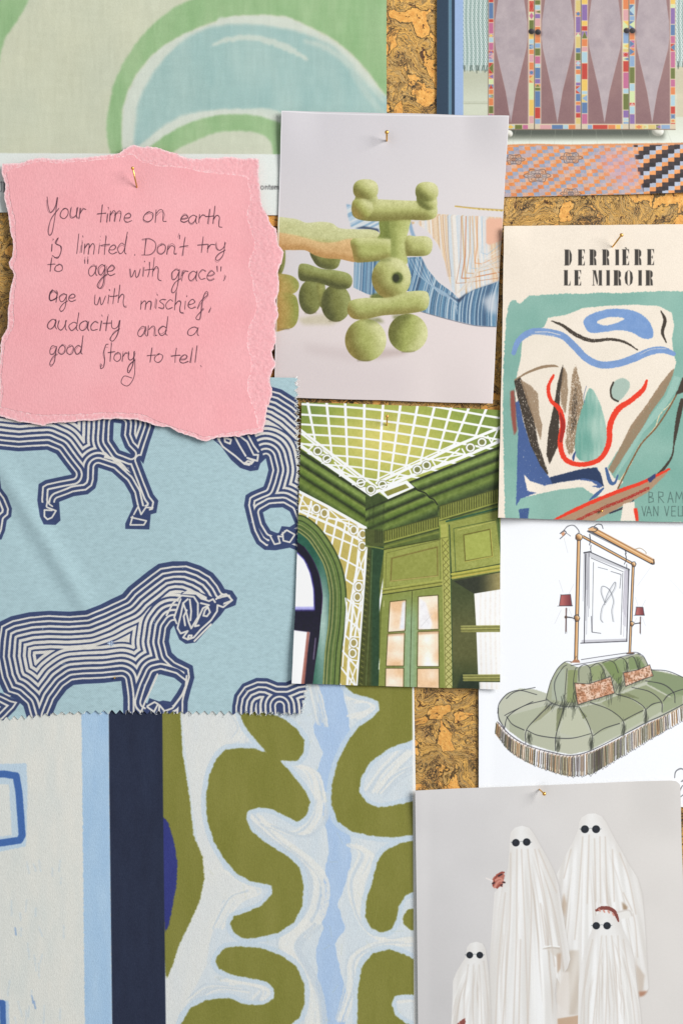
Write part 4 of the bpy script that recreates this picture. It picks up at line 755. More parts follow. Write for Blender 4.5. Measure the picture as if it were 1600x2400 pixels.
    # cushions
    for P in ([(768, 1255), (870, 1262), (1035, 1210), (1060, 1330), (900, 1380), (790, 1415)], [(1125, 1182), (1230, 1160), (1320, 1120), (1345, 1205), (1250, 1235), (1140, 1280)]):
        c.poly(P, lambda X, Y: mixc((196, 138, 104), (232, 200, 178), ss(.3, .7, noise(X.shape[0], X.shape[1], 14, octv=3))), rough=2); c.poly(P, (130, 84, 52), a=.75, dry=.56, drys=(9, 8)); sk(P+[P[0]], 2.4, curve=False)
    # seams
    for p in ([(560, 1378), (400, 1420), (285, 1500), (255, 1580)], [(600, 1400), (500, 1500), (415, 1600), (410, 1700)], [(690, 1430), (655, 1560), (628, 1660), (628, 1750)], [(800, 1430), (860, 1540), (895, 1650), (885, 1745)], [(880, 1395), (1020, 1450), (1120, 1530), (1130, 1620)], [(1070, 1335), (1200, 1380), (1285, 1450), (1285, 1540)],
              [(1190, 1290), (1320, 1320), (1400, 1390), (1412, 1470)], [(1290, 1240), (1420, 1270), (1495, 1330), (1502, 1400)], [(205, 1480), (220, 1400), (280, 1330), (370, 1310), (490, 1340)], [(268, 1370), (330, 1320), (480, 1290)], [(255, 1490), (300, 1470), (460, 1390)], [(270, 1500), (310, 1560), (400, 1600)],
              [(420, 1605), (500, 1640), (640, 1660), (760, 1660), (885, 1630)], [(905, 1640), (980, 1590), (1100, 1550)], [(1130, 1530), (1200, 1490), (1270, 1460)], [(1290, 1450), (1340, 1410), (1400, 1395)], [(205, 1540), (300, 1640), (430, 1715), (600, 1765), (740, 1785), (880, 1755), (1130, 1635), (1290, 1550), (1420, 1490), (1590, 1400)], [(1420, 1390), (1450, 1350), (1500, 1320), (1590, 1290)], [(1330, 1160), (1450, 1170), (1590, 1230)], [(205, 1440), (215, 1520), (255, 1590)]): sk(p, 3, .8)
    for k in range(520):
        i = rs.randint(5); x, y = ((430, 1650), (640, 1700), (885, 1690), (1120, 1590), (1285, 1500))[i]; x += rs.randn()*8+8; y += rs.randn()*28; L([(x, y), (x+rs.randn()*3-4, y+24)], 2.2, .35, (60, 66, 52), curve=False)
    # fringe
    edge = spl([(196, 1545), (290, 1650), (430, 1725), (600, 1775), (740, 1795), (880, 1765), (1000, 1710), (1130, 1645), (1290, 1560), (1420, 1500), (1590, 1410), (1700, 1350)], n=11); n = len(edge)
    fr = [(184, 140, 84), (118, 120, 78), (88, 90, 56), (160, 146, 104), (66, 54, 50), (196, 150, 94), (130, 132, 94)]
    for i in range(0, n-1):
        if rs.rand() < .12: continue
        x, y = edge[i]; t = i/n; l = 90+60*np.sin(min(t*2.2, 1)*np.pi)-60*max(t-.5, 0)
        if t < .45: l = 80+ t*170
        else: l = 160-(t-.45)*150
        dx = -14+26*t
        c.line([(x, y+6), (x+dx*.5, y+l)], 12, fr[rs.randint(7)], a=.5+.45*rs.rand(), curve=False, rough=1.5)
    for i in range(0, n-1):
        x, y = edge[i]; t = i/n; l = (80+t*170) if t < .45 else 160-(t-.45)*150; l *= .92+.12*rs.rand(); dx = -14+26*t
        L([(x+rs.randn()*2, y+10), (x+dx*.5+rs.randn()*2, y+l)], 3, .75, (52, 48, 46), curve=False)
        if rs.rand() < .45: L([(x+4, y+14), (x+dx*.5+6, y+l*.8)], 3.4, .55, (70, 46, 44), curve=False)
        L([(x+dx*.5, y+l), (x+dx*.5+7, y+l+10), (x+dx*.5+14, y+l)], 2.4, .7)
        L([(x, y+8), (x+9, y-4)], 4, .8, (120, 84, 70) if i % 2 else (226, 206, 190), curve=False)
    # brass frame
    br, bd, bh = (206, 154, 98), (128, 92, 60), (240, 208, 166)
    def tube(x0, y0, x1, y1, w):
        c.line([(x0, y0), (x1, y1)], w, br, curve=False); nx, ny = (y1-y0), -(x1-x0); q = np.hypot(nx, ny); nx /= q; ny /= q
        c.line([(x0+nx*w*.15, y0+ny*w*.15), (x1+nx*w*.15, y1+ny*w*.15)], w*.3, bh, curve=False, a=.8)
        for s, ww in ((.5, 3), (-.5, 3.4)): sk([(x0+nx*w*s, y0+ny*w*s), (x1+nx*w*s, y1+ny*w*s)], ww, .8, curve=False, j=.8)
    tube(799, 200, 778, 1090, 24); tube(1198, 400, 1172, 1035, 15); tube(830, 180, 1195, 380, 17); tube(900, 130, 1340, 368, 34)
    c.line([(920, 124), (1350, 352)], 12, (196, 130, 64), a=.7, curve=False, soft=2); sk([(862, 140), (960, 190), (1340, 385)], 3.5, .9, curve=False); sk([(870, 120), (905, 108), (935, 125), (915, 145), (865, 135)], 3, .9); c.poly([(872, 120), (905, 112), (910, 140), (868, 135)], (224, 176, 128))
    sk([(975, 125), (965, 95), (935, 88), (912, 105)], 3, .8); sk([(1210, 272), (1250, 264), (1285, 290), (1290, 305)], 3, .6, col=(150, 120, 80)); sk([(1348, 350), (1350, 385), (1330, 375)], 4, .9)
    for x, y, r in ((799, 184, 26), (1202, 385, 17)): c.solid(ell(x, y, r), br, bh, bd, r=9, gr=3); sk(ell(x, y, r, n=14).tolist()+[(x+r, y)], 2.6, .8)
    sk([(800, 155), (795, 130), (760, 100), (715, 105), (690, 140)], 3, .65); sk([(664, 160), (690, 140), (705, 155), (660, 195)], 3, .9); c.poly([(668, 158), (690, 143), (698, 160), (680, 180)], (212, 156, 120)); sk([(705, 150), (738, 175)], 2.4, .5)
    for x, y in ((884, 235), (1145, 350)):
        for k in range(5): L([(x+rs.randn()*3, y-70+k*26), (x+rs.randn()*5, y-45+k*26)], 6-k*.6, .8)
    sk([(780, 1060), (760, 1095), (740, 1105)], 4, .9, col=bd); c.poly([(760, 1085), (800, 1085), (808, 1106), (748, 1106)], (172, 120, 92)); c.poly([(1158, 1030), (1200, 1030), (1205, 1042), (1150, 1044)], (150, 110, 84)); sk([(1150, 1042), (1205, 1042)], 3)
    # picture frame
    for k in range(11):
        x = 838+k*4; L([(x+rs.randn()*1.5, 300), (x-8+rs.randn()*3, 560+rs.rand()*400)], 2.6, .55, (86, 84, 96), curve=False)
        x = 1128+k*3.6; L([(x+6, 430), (x-10+rs.randn()*2, 700+rs.rand()*240)], 2.2, .5, (108, 96, 118), curve=False)
    for k in range(5): L([(872, 296+k*7), (1168, 415+k*5)], 2, .6, (84, 82, 92), curve=False); L([(820, 962-k*5), (1152, 948-k*4)], 2.2, .5, (96, 90, 104), curve=False)
    for p, w in (([(836, 300), (884, 292)], 6), ([(884, 295), (1170, 425)], 4), ([(1166, 420), (1150, 950)], 4), ([(812, 962), (1152, 950)], 4), ([(850, 310), (838, 960)], 4), ([(888, 340), (1125, 440)], 2), ([(906, 370), (896, 880)], 1.6), ([(1122, 450), (1106, 900)], 2), ([(1036, 436), (1108, 460), (1100, 560)], 2), ([(890, 765), (895, 882), (960, 890)], 2.4), ([(940, 405), (1010, 425)], 1.6)): sk(p, w, .75, curve=False, j=1)
    for p in ([(985, 680), (1010, 600), (1062, 515), (1060, 560), (1010, 640), (970, 700), (958, 780), (972, 810)], [(988, 665), (962, 590), (972, 545), (1020, 570), (1052, 650), (1040, 725), (1050, 805)]): L(p, 3, .85, (84, 88, 96)); L([(x+8, y+3) for x, y in p], 2, .35)
    # wall lamps
    for (x, y, s) in ((702, 650, 1.), (1246, 730, .7)):
        P = [(x-34*s, y-42*s), (x+34*s, y-44*s), (x+44*s, y+38*s), (x-46*s, y+40*s)]
        c.poly(P, lambda X, Y: mixc((176, 96, 92), (118, 52, 58), np.clip((X-x)/60/s+.4, 0, 1))); sk(P+[P[0]], 2.6, .7, curve=False); sk([(x-60*s, y+40*s), (x+50*s, y+38*s)], 2, .6, curve=False)
        L([(x+4, y+58*s), (x+2, y+225*s)], 9*s, .8, (140, 108, 100), curve=False); sk([(x+6, y+60*s), (x+4, y+240*s)], 2.4, .7, curve=False)
        sg = 1 if s == 1. else -1
        sk([(x+2, y+120*s), (x+sg*40*s, y+126*s), (x+sg*80*s, y+134*s)], 4, .9); c.poly(ell(x+2, y+122*s, 11*s), (90, 70, 60)); c.solid(ell(x+sg*84*s, y+130*s, 20*s, 24*s), (188, 138, 84), bh, bd, r=7, gr=3); sk(ell(x+sg*84*s, y+130*s, 20*s, 24*s, n=12).tolist(), 3, .8)
        for dx, dy in ((-48, -150), (60, -120), (-80, 170), (60, 150)): L([(x+dx*.4*s, y+dy*.4*s), (x+dx*s, y+dy*s)], 1.6, .25, curve=False)
    L([(690, 190), (718, 300)], 1.6, .25, curve=False); L([(1330, 400), (1230, 540)], 1.6, .2, curve=False); L([(1470, 500), (1600, 640)], 1.6, .15)
    # signature scrawl by the right edge
    for p in ([(1500, 1950), (1510, 1905), (1545, 1885), (1580, 1900)], [(1535, 2060), (1560, 2010), (1600, 2000)], [(1545, 2090), (1575, 2070), (1600, 2085)], [(1550, 1980), (1600, 1940)]): sk(p, 3, .8)
    g = np.clip((c.a[..., 1]-c.a[..., 2])/30, 0, 1)*(c.a[..., 1] > c.a[..., 0]-2); c.a += g[..., None]*np.array((-3, -8, -2), np.float32)
    c.grain(1.2); return c

# ------------------------------------------------------------------ card with four sheeted figures
def art_sheets():
    c = Cv(964, 1810, 1640, 2440, 1.1, (205, 203, 202)); c.tf(*C10)
    X, Y = c.XY((0, 0, c.W, c.H)); c.a[:] = mixc((209, 207, 207), (216, 212, 208), ss(100, 1500, X)); c.a += (-9*ss(800, 75, X)*ss(300, 1400, Y))[..., None]+((noise(c.H, c.W, 90, octv=2)-.5)*6)[..., None]
    def folds(x0, cx, top, spread, k, seed, amp=16):
        def f(X, Y):
            h, w = X.shape; s = 1+(Y-top)/spread*.9
            u = (X-cx)/np.maximum(s, .3)
            r = RS(seed); v = np.zeros_like(X)
            for i in range(9):
                fr = k*(.6+r.rand()*2.2); v = v+np.sin(u*fr+r.rand()*6.28+.0016*(Y-top)*r.randn())*(.6+.6*r.rand())*(.5+.5*np.sin(Y/(170+90*r.rand())+r.rand()*6))
            v = np.tanh(v*.7)*ss(top+60, top+260, Y)
            e = np.array((236, 235, 233), np.float32)+v[..., None]*amp*np.array((.55, .62, .72), np.float32)-amp*.32
            return np.clip(e, 0, 246)+((noise(h, w, 2)-.5)*3)[..., None]
        return f
    def fig(P, cx, top, seed, k=.1, shade=1, r=26, spread=900):
        c.poly([(x+3, y+3) for x, y in P], (176, 170, 164), a=.5, soft=5, curve=False)
        c.poly(P, folds(0, cx, top, spread, k, seed))
        o = c.poly(P, 0, raw=True)
        if o is None: return
        m, bx = o; R = int(r*c.q); pad = 2*R+2; M = blur(np.pad(m, pad, mode='edge'), R); e = (np.roll(M, -R, 1)-np.roll(M, R, 1))[pad:-pad, pad:-pad]
        c.put(m*np.clip(np.abs(e)*.9-.12*(e > 0), 0, 1)*.42, bx, (188, 178, 168))
        a0, b0, a1, b1 = bx; old = c.a[b0:b1, a0:a1].copy(); r = RS(seed+50); xs = [p[0] for p in P if p[1] > top+200]; xl, xr = min(xs), max(xs)
        for i in range(34):
            u = r.rand(); xa = cx+(u-.5)*(xr-xl)*.32; xb = xl+(xr-xl)*u; t0 = r.rand()*.5; t1 = min(t0+.25+r.rand()*.6, 1.); y0, y1 = top+110, 1420
            q = [(xa+(xb-xa)*np.sin(t*1.57)**.8+r.randn()*2, y0+(y1-y0)*t) for t in np.linspace(t0, t1, 5)]
            c.line(q, 2.5+r.rand()*4, (196, 184, 172) if r.rand() < .62 else (250, 250, 248), a=.35+.4*r.rand(), taper=.3, soft=.8)
        c.a[b0:b1, a0:a1] = old*(1-m[..., None])+c.a[b0:b1, a0:a1]*m[..., None]
    def gl(x, y, r, g, tilt=0):
        for s in (-1, 1): c.poly(ell(x+s*g, y+s*tilt, r, r*.98, n=14), (24, 29, 38), soft=.4); c.poly(ell(x+s*g-3, y+s*tilt-4, r*.4), (50, 57, 70), soft=3, a=.4)
        c.line([(x-g+r, y-3), (x, y-6), (x+g-r, y-3)], 2, (96, 108, 112)); c.line([(x-g-r, y), (x-g-r-6, y-2)], 2.5, (60, 74, 80)); c.line([(x+g+r, y), (x+g+r+6, y-2)], 2.5, (80, 92, 98))
    # tall right figure
    fig([(985, 250), (1000, 222), (1035, 202), (1075, 200), (1110, 216), (1135, 250), (1165, 310), (1215, 400), (1265, 490), (1310, 560), (1335, 650), (1345, 760), (1355, 900), (1362, 1050), (1370, 1170), (1350, 1205), (1318, 1200), (1300, 1300), (1300, 1500), (860, 1500), (870, 1200), (905, 900), (900, 700), (880, 600), (860, 540), (905, 440), (955, 350), (980, 290)], 1050, 230, 4)
    for (P, col, a) in (([(900, 640), (885, 720), (905, 780), (915, 700)], (176, 150, 122), .6), ([(1222, 690), (1255, 720), (1240, 760), (1228, 730)], (150, 122, 92), .8), ([(1296, 960), (1306, 1040), (1350, 1100), (1340, 1180), (1315, 1210), (1300, 1100)], (196, 182, 168), .8), ([(1316, 1190), (1366, 1186), (1345, 1212), (1320, 1220)], (170, 122, 96), .9)): c.poly(P, col, a=a, soft=4)
    c.poly([(930, 960), (985, 960), (985, 1320), (925, 1320), (860, 1250), (855, 1100)], lambda X, Y: mixc((214, 206, 196), (196, 184, 170), .5+.5*np.sin(X/14+Y/60)), a=.85, soft=4)
    for p in ([(1130, 330), (1140, 700)], [(1070, 340), (1078, 690)], [(1005, 330), (985, 620), (960, 900)], [(1170, 400), (1180, 690)], [(1100, 330), (1104, 700)], [(1040, 320), (1030, 700)], [(940, 400), (900, 560)], [(1210, 420), (1260, 560), (1300, 760)], [(1230, 640), (1290, 780), (1310, 1000)]): c.line(p, 6, (202, 190, 178), a=.8, soft=2.5)
    gl(1048, 288, 22.5, 31)
    # hand on the small one, with arm
    c.poly([(1180, 750), (1240, 735), (1290, 745), (1270, 780), (1190, 790)], (228, 226, 222), soft=2)
    # middle figure
    fig([(600, 340), (606, 305), (630, 278), (670, 268), (708, 280), (732, 312), (765, 370), (810, 450), (845, 520), (870, 600), (885, 700), (905, 820), (925, 940), (935, 1010), (920, 1060), (905, 1080), (880, 1150), (860, 1110), (850, 1200), (860, 1290), (875, 1360), (870, 1500), (480, 1500), (486, 1300), (486, 1150), (492, 960), (505, 780), (515, 640), (545, 608), (575, 560), (590, 500), (596, 420)], 670, 300, 8)
    c.poly([(785, 945), (872, 940), (890, 970), (880, 1060), (865, 1090), (860, 1000), (820, 965)], lambda X, Y: mixc((222, 216, 208), (204, 196, 186), ss(780, 900, X)), soft=2, a=.8); c.line([(785, 945), (830, 936), (875, 940)], 7, (240, 240, 238)); c.line([(785, 952), (830, 945), (875, 950)], 4, (170, 158, 146), a=.8, soft=1.5)
    c.poly([(862, 980), (885, 975), (882, 1060), (865, 1090)], (186, 158, 134), a=.7, soft=4); c.poly([(885, 1080), (930, 1080), (930, 1330), (860, 1360), (862, 1200)], (226, 220, 214), a=.8, soft=4)
    for p in ([(640, 400), (636, 900), (620, 1380)], [(700, 400), (720, 700), (700, 1380)], [(605, 420), (600, 800), (560, 1380)], [(740, 400), (800, 700), (850, 1050)], [(760, 400), (860, 640)], [(665, 400), (690, 1000), (700, 1400)], [(575, 640), (540, 1000), (520, 1400)], [(660, 900), (650, 1400)], [(770, 700), (800, 930)]): c.line(p, 7, (208, 198, 188), a=.85, soft=3)
    gl(664, 361, 21.5, 30, -2)
    c.poly([(865, 1340), (985, 1320), (985, 1500), (870, 1500)], (190, 160, 132), a=.9, soft=3)
    # bony painted hands
    rd, rl, rk = (150, 70, 58), (206, 140, 124), (66, 40, 44)
    c.poly([(505, 560), (530, 535), (560, 522), (572, 545), (560, 600), (530, 616), (505, 608)], (176, 98, 82), rough=3, rs=7, a=.9)
    for p, col in (([(508, 600), (520, 560), (550, 530), (568, 528)], rd), ([(515, 612), (535, 580), (552, 575), (570, 582)], rl), ([(530, 614), (545, 596), (556, 604)], rd), ([(520, 570), (545, 560), (562, 572)], rl), ([(538, 548), (556, 538)], rk), ([(552, 600), (556, 596)], rk), ([(562, 582), (572, 584)], rk), ([(505, 590), (515, 585)], rk)): c.line(p, 9, col)
    c.line([(470, 560), (505, 575)], 7, (232, 224, 220))
    # child right
    fig([(1068, 800), (1075, 770), (1100, 750), (1140, 744), (1180, 756), (1205, 790), (1230, 850), (1265, 930), (1290, 1010), (1300, 1100), (1310, 1200), (1325, 1300), (1340, 1500), (975, 1500), (980, 1300), (982, 1150), (995, 1050), (1015, 960), (1040, 890), (1060, 840)], 1130, 770, 13, k=.11)
    for p in ([(1110, 880), (1090, 1100), (1060, 1400)], [(1135, 880), (1140, 1100), (1130, 1400)], [(1165, 880), (1190, 1100), (1200, 1400)], [(1200, 880), (1215, 1100), (1220, 1150)], [(1060, 900), (1020, 1100), (1010, 1400)], [(1230, 900), (1270, 1150), (1300, 1400)]): c.line(p, 6, (206, 196, 186), a=.8, soft=2.5)
    gl(1110, 824, 21, 30)
    c.line([(1082, 738, 14), (1110, 726, 20), (1150, 728, 20), (1180, 745, 20), (1195, 775, 16), (1204, 800, 8)], 1, (128, 66, 58), rough=3)
    for x, y in ((1095, 732), (1120, 738), (1146, 742), (1172, 756)): c.line([(x, y), (x+6, y+10)], 9, rl, a=.9)
    c.line([(1195, 750), (1260, 738), (1280, 770)], 5, (196, 188, 182), soft=2)
    # child left
    fig([(358, 980), (362, 945), (380, 922), (415, 912), (448, 922), (464, 950), (472, 1000), (482, 1080), (490, 1200), (495, 1300), (498, 1500), (262, 1500), (276, 1360), (282, 1250), (285, 1130), (305, 1080), (335, 1030), (352, 1005)], 410, 940, 17, k=.12)
    for p in ([(400, 1040), (395, 1200), (400, 1400)], [(430, 1040), (440, 1200), (445, 1400)], [(370, 1040), (350, 1200), (345, 1350)], [(455, 1020), (475, 1200), (480, 1400)]): c.line(p, 6, (206, 198, 190), a=.8, soft=2.5)
    gl(406, 987, 19, 28)
    c.poly([(300, 1375), (330, 1350), (355, 1335), (352, 1420), (290, 1420)], (140, 76, 68), rough=2); c.line([(320, 1360), (330, 1400)], 4, rl)
    c.grain(2); 
    c.line([(70, 60), (75, 500), (92, 1450)], 8, (238, 238, 238), curve=False, a=.0)
    return c

# ------------------------------------------------------------------ painted wallpaper sample
def art_wallpaper():
    c = Cv(-40, 1590, 976, 2440, .75, (224, 226, 222)); c.tf(*C9)
    def wash(a, b, s=40, t=.0):
        return lambda X, Y: mixc(a, b, noise(X.shape[0], X.shape[1], s*.4, s*1.6, octv=3))
    X, Y = c.XY((0, 0, c.W, c.H)); c.a[:] = wash((218, 222, 217), (231, 229, 220))(X, Y)
    P = c.poly
    P([(298, -90), (400, -90), (404, 400), (410, 900), (416, 1400), (316, 1400), (310, 900), (305, 400)], wash((164, 196, 226), (180, 208, 232)), rough=.5)
    # framed blue box left
    P([(-90, 298), (100, 296), (104, 400), (98, 600), (-90, 640)], (186, 210, 230), rough=2.5, a=.8); P([(-90, 345), (54, 345), (66, 575), (-90, 590)], (196, 214, 226), rough=2); P([(-90, 372), (36, 372), (46, 560), (-90, 575)], (224, 226, 220), rough=3)
    c.line([(-90, 336), (20, 335), (62, 342), (72, 400), (84, 560), (74, 578), (-90, 602)], 26, (72, 110, 174), curve=False, rough=1)
    P([(-90, 1165), (34, 1168), (40, 1400), (-90, 1400)], (178, 204, 230), rough=2, a=.8); c.line([(-90, 1175), (12, 1176), (18, 1400)], 22, (72, 110, 174), curve=False, rough=1)
    rs = RS(5)
    for k in range(26): x, y = rs.rand()*220+20, 650+rs.rand()*600; c.line([(x, y), (x+rs.randn()*6, y+20+rs.rand()*40)], 7, (190, 210, 226), a=.35, rough=3, dry=.3)
    for x, y in ((58, 900), (120, 1150), (128, 1170)): c.line([(x, y), (x+4, y+26)], 6, (120, 156, 206), a=.6, rough=2)
    ol = wash((126, 126, 56), (140, 138, 70), 60)
    # right ground: pale field, blue stream, cream strokes
    lb = (200, 216, 226)
    P([(596, -90), (1560, -90), (1560, 1400), (612, 1400)], wash((206, 218, 226), (222, 226, 226), 50))
    cre = (230, 230, 224)
    def cream(pts, w, n=7, seed=0, a=.8):
        r = RS(seed)
        for i in range(n):
            o = (i-(n-1)/2)*w/n
            c.line([(x+o+r.randn()*3, y+o*.3+r.randn()*3) for x, y in pts], w/n*1.25, cre if r.rand() < .6 else (203, 213, 220), a=a, rough=2.5, rs=10, dry=.18, drys=(5, 5))
    P([(664, -90), (850, 60), (885, 140), (870, 215), (800, 260), (760, 320), (750, 420), (760, 520), (800, 640), (830, 700), (900, 740), (930, 760), (820, 800), (800, 860), (770, 960), (760, 1040), (700, 1150), (660, 1254), (660, 1400), (610, 1400), (610, 1080), (700, 880), (750, 740), (700, 400), (668, 120)], wash((228, 228, 222), (220, 224, 224)), rough=2)
    P([(1160, -90), (1290, -90), (1262, 40), (1280, 120), (1290, 200), (1250, 260), (1225, 340), (1220, 440), (1250, 520), (1285, 560), (1290, 640), (1280, 700), (1240, 820), (1270, 900), (1230, 960), (1250, 1060), (1280, 1160), (1250, 1400), (1180, 1400), (1190, 1250), (1150, 1150), (1170, 1060), (1160, 980), (1190, 900), (1160, 820), (1190, 720), (1210, 600), (1185, 480), (1190, 400), (1160, 330), (1190, 260), (1150, 180), (1170, 80)], wash((170, 196, 228), (182, 204, 230), 40), rough=5, rs=26)
    for i, (pts, w) in enumerate((([(920, 480), (1000, 560), (1100, 640), (1160, 720), (1150, 830), (1090, 920)], 90), ([(980, 520), (1100, 560), (1170, 500), (1180, 400)], 60), ([(1060, 290), (1150, 330), (1180, 430)], 50), ([(1130, 880), (1060, 960), (1110, 1060), (1150, 1160), (1160, 1300)], 90),
        ([(1140, -20), (1160, 60), (1180, 150)], 50), ([(1290, 60), (1350, 70), (1380, 95), (1300, 130)], 46), ([(1370, 400), (1420, 330), (1500, 250)], 60), ([(1400, 410), (1460, 340), (1560, 300)], 40), ([(1300, 600), (1350, 640), (1310, 740), (1340, 880), (1420, 950), (1520, 940)], 56), ([(820, 1090), (900, 1100), (980, 1130), (960, 1170)], 60),
        ([(1250, 1240), (1290, 1120), (1300, 1010), (1400, 960), (1500, 960)], 44), ([(700, 1170), (780, 1120), (900, 1130)], 40), ([(820, 690), (930, 760), (860, 800), (800, 900)], 50), ([(830, 60), (900, 160), (880, 210)], 60), ([(1450, 1170), (1520, 1160)], 40))):
        cream(pts, w, 8, i)
    def halo(pts, w=34): c.line([list(p)[:2] for p in pts]+[pts[0][:2]], w, (198, 214, 226), a=.75, rough=2.5)
    A = [(880, 110), (960, 100), (1040, 130), (1090, 170), (1118, 210), (1116, 255), (1095, 285), (1060, 288), (1028, 284), (1060, 320), (1120, 395), (1140, 440), (1125, 490), (1090, 512), (1055, 492), (1000, 465), (950, 458), (912, 470), (904, 500), (925, 545), (980, 590), (1060, 640), (1100, 680), (1115, 740), (1110, 820), (1080, 880), (1020, 920), (940, 938), (890, 938),
         (858, 915), (846, 885), (860, 858), (900, 845), (960, 820), (1000, 775), (998, 745), (970, 738), (920, 728), (870, 700), (820, 640), (785, 580), (762, 500), (757, 420), (770, 340), (795, 280), (830, 245), (880, 240), (940, 242), (982, 258), (940, 210), (900, 160)]
    B_ = [(800, 1005), (825, 975), (880, 968), (960, 975), (1040, 1005), (1090, 1045), (1118, 1110), (1118, 1180), (1100, 1230), (1040, 1280), (1000, 1400), (640, 1400), (665, 1254), (700, 1195), (760, 1165), (840, 1158), (900, 1182), (970, 1184), (1005, 1160), (1008, 1125), (985, 1100), (920, 1085), (850, 1072), (805, 1050), (792, 1025)]
    Cc = [(1262, -60), (1270, 15), (1300, 40), (1350, 52), (1390, 70), (1393, 100), (1365, 130), (1320, 160), (1280, 210), (1240, 290), (1218, 380), (1218, 450), (1240, 510), (1290, 545), (1360, 562), (1440, 568), (1600, 550), (1600, 420), (1440, 452), (1390, 458), (1345, 440), (1320, 400), (1325, 350), (1360, 290), (1430, 240), (1600, 180), (1600, -60)]
    D_ = [(1600, 560), (1470, 590), (1410, 620), (1385, 660), (1365, 740), (1345, 800), (1342, 860), (1360, 900), (1400, 918), (1435, 908), (1455, 870), (1465, 820), (1490, 780), (1600, 740)]
    E_ = [(1600, 1400), (1322, 1400), (1312, 1240), (1314, 1130), (1330, 1040), (1370, 995), (1430, 980), (1490, 1000), (1600, 1060), (1600, 1160), (1500, 1145), (1450, 1150), (1438, 1180), (1450, 1220), (1490, 1250), (1600, 1300)]
    F_ = [(1600, 830), (1500, 832), (1480, 855), (1480, 885), (1510, 910), (1600, 920)]
    for Q in (A, B_, Cc, D_, E_): halo(Q)
    for Q in (A, B_, Cc, D_, E_, F_): P(Q, ol, rough=.8, rs=10)
    P([(586, -90), (664, -90), (664, 120), (672, 260), (700, 440), (712, 560), (745, 640), (752, 720), (735, 800), (700, 880), (660, 960), (635, 1040), (612, 1090), (596, 900), (590, 400)], ol, rough=.8)
    P([(590, 480), (618, 510), (640, 580), (653, 660), (650, 740), (635, 820), (622, 890), (608, 920), (594, 700)], wash((50, 56, 122), (58, 64, 130)), rough=.8)
    P([(400, -90), (596, -90), (600, 400), (606, 900), (612, 1400), (416, 1400), (410, 900), (404, 400)], wash((46, 54, 76), (40, 46, 66), 30), rough=0)
    for k in range(60):
        x, y = 760+rs.rand()*760, rs.rand()*1250; c.line([(x, y), (x+rs.randn()*20, y+rs.randn()*30)], 1.5, (176, 176, 110), a=.25, curve=False)
    c.grain(3.5, 2, 1.2)
    c.poly([(1513, -90), (1560, -90), (1560, 1400), (1521, 1400)], (244, 244, 240))
    return c

# ------------------------------------------------------------------ pink handmade paper with pen writing
def art_note():
    c = Cv(-16, 336, 678, 1046, 1.3, (247, 172, 178)); c.tf(*C3)
    X, Y = c.XY((0, 0, c.W, c.H)); c.a[:] = mixc((246, 172, 177), (250, 183, 187), noise(c.H, c.W, 120, octv=3)); c.a += ((noise(c.H, c.W, 3, 9, octv=2)-.5)*7)[..., None]
    rs = RS(42); ink = (60, 38, 50)
    W = [("Your", 248, 458, 416, 46), ("time", 518, 700, 436, 44), ("on", 752, 878, 432, 50), ("earth", 948, 1165, 442, 40),
         ("i", 272, 290, 585, 36), ("limited", 405, 672, 600, 44), (".", 704, 722, 606, 40), ("Don't", 742, 985, 604, 46), ("try", 1040, 1190, 590, 38),
         ("to", 256, 342, 696, 36), ('"', 440, 466, 716, 42), ("age", 470, 612, 714, 48), ("with", 680, 850, 720, 42), ("grace", 902, 1130, 738, 46), ('"', 1128, 1160, 766, 44), (",", 1178, 1192, 720, 44),
         ("Age", 264, 408, 852, 34), ("with", 500, 668, 864, 42), ("mischief", 740, 1082, 888, 42), (",", 1100, 1114, 888, 44),
         ("audacity", 256, 640, 1000, 44), ("and", 728, 888, 1030, 44), ("a", 988, 1050, 1026, 42),
         ("good", 268, 444, 1128, 42), ("Story", 532, 716, 1164, 42), ("to", 776, 862, 1168, 40), ("tell", 905, 1040, 1172, 38), (".", 1050, 1066, 1184, 40)]
    for t, x0, x1, b, xh in W: write(c, t, x0, x1, b, xh*1.12, 3.1, ink, rs, slant=.1, a=1.0, wob=.085)
    for p in ([(312, 520), (300, 545), (325, 560), (330, 590), (312, 625), (285, 610)], [(316, 518), (305, 550), (332, 565), (322, 612), (296, 622)], [(700, 1250), (660, 1240), (645, 1275), (680, 1290), (712, 1240), (716, 1150)]): c.line(p, 3.4, ink, a=.9)
    return c

def art_torn(outer, inner):
    """fibrous pink of the torn margin, paler where the sheet is ripped; outlines in layout units"""
    c = Cv(-16, 336, 678, 1046, 1.3, (247, 178, 183)); X, Y = c.XY((0, 0, c.W, c.H))
    c.a[:] = mixc((245, 174, 179), (252, 192, 196), noise(c.H, c.W, 5, octv=3)); c.a += ((noise(c.H, c.W, 2, octv=2)-.5)*16)[..., None]
    for P in outer: c.line(P, 7, (252, 214, 216), a=.8, curve=False, rough=3, rs=5, soft=.6); c.line(P, 3, (254, 232, 232), a=.7, curve=False, rough=2, dry=.45, drys=(3, 3))
    for P in inner: c.line(P, 3.5, (253, 222, 223), a=.75, curve=False, rough=2, rs=4, dry=.45, drys=(5, 5))
    r = RS(77)
    for P in outer+inner:
        for k in range(420):
            p = P[r.randint(len(P))]; x, y = p[0]+r.randn()*6, p[1]+r.randn()*6; c.line([(x, y), (x+r.randn()*2.5, y+r.randn()*2.5)], .8, (255, 226, 226) if r.rand() < .7 else (226, 150, 158), a=.6, curve=False)
    return c
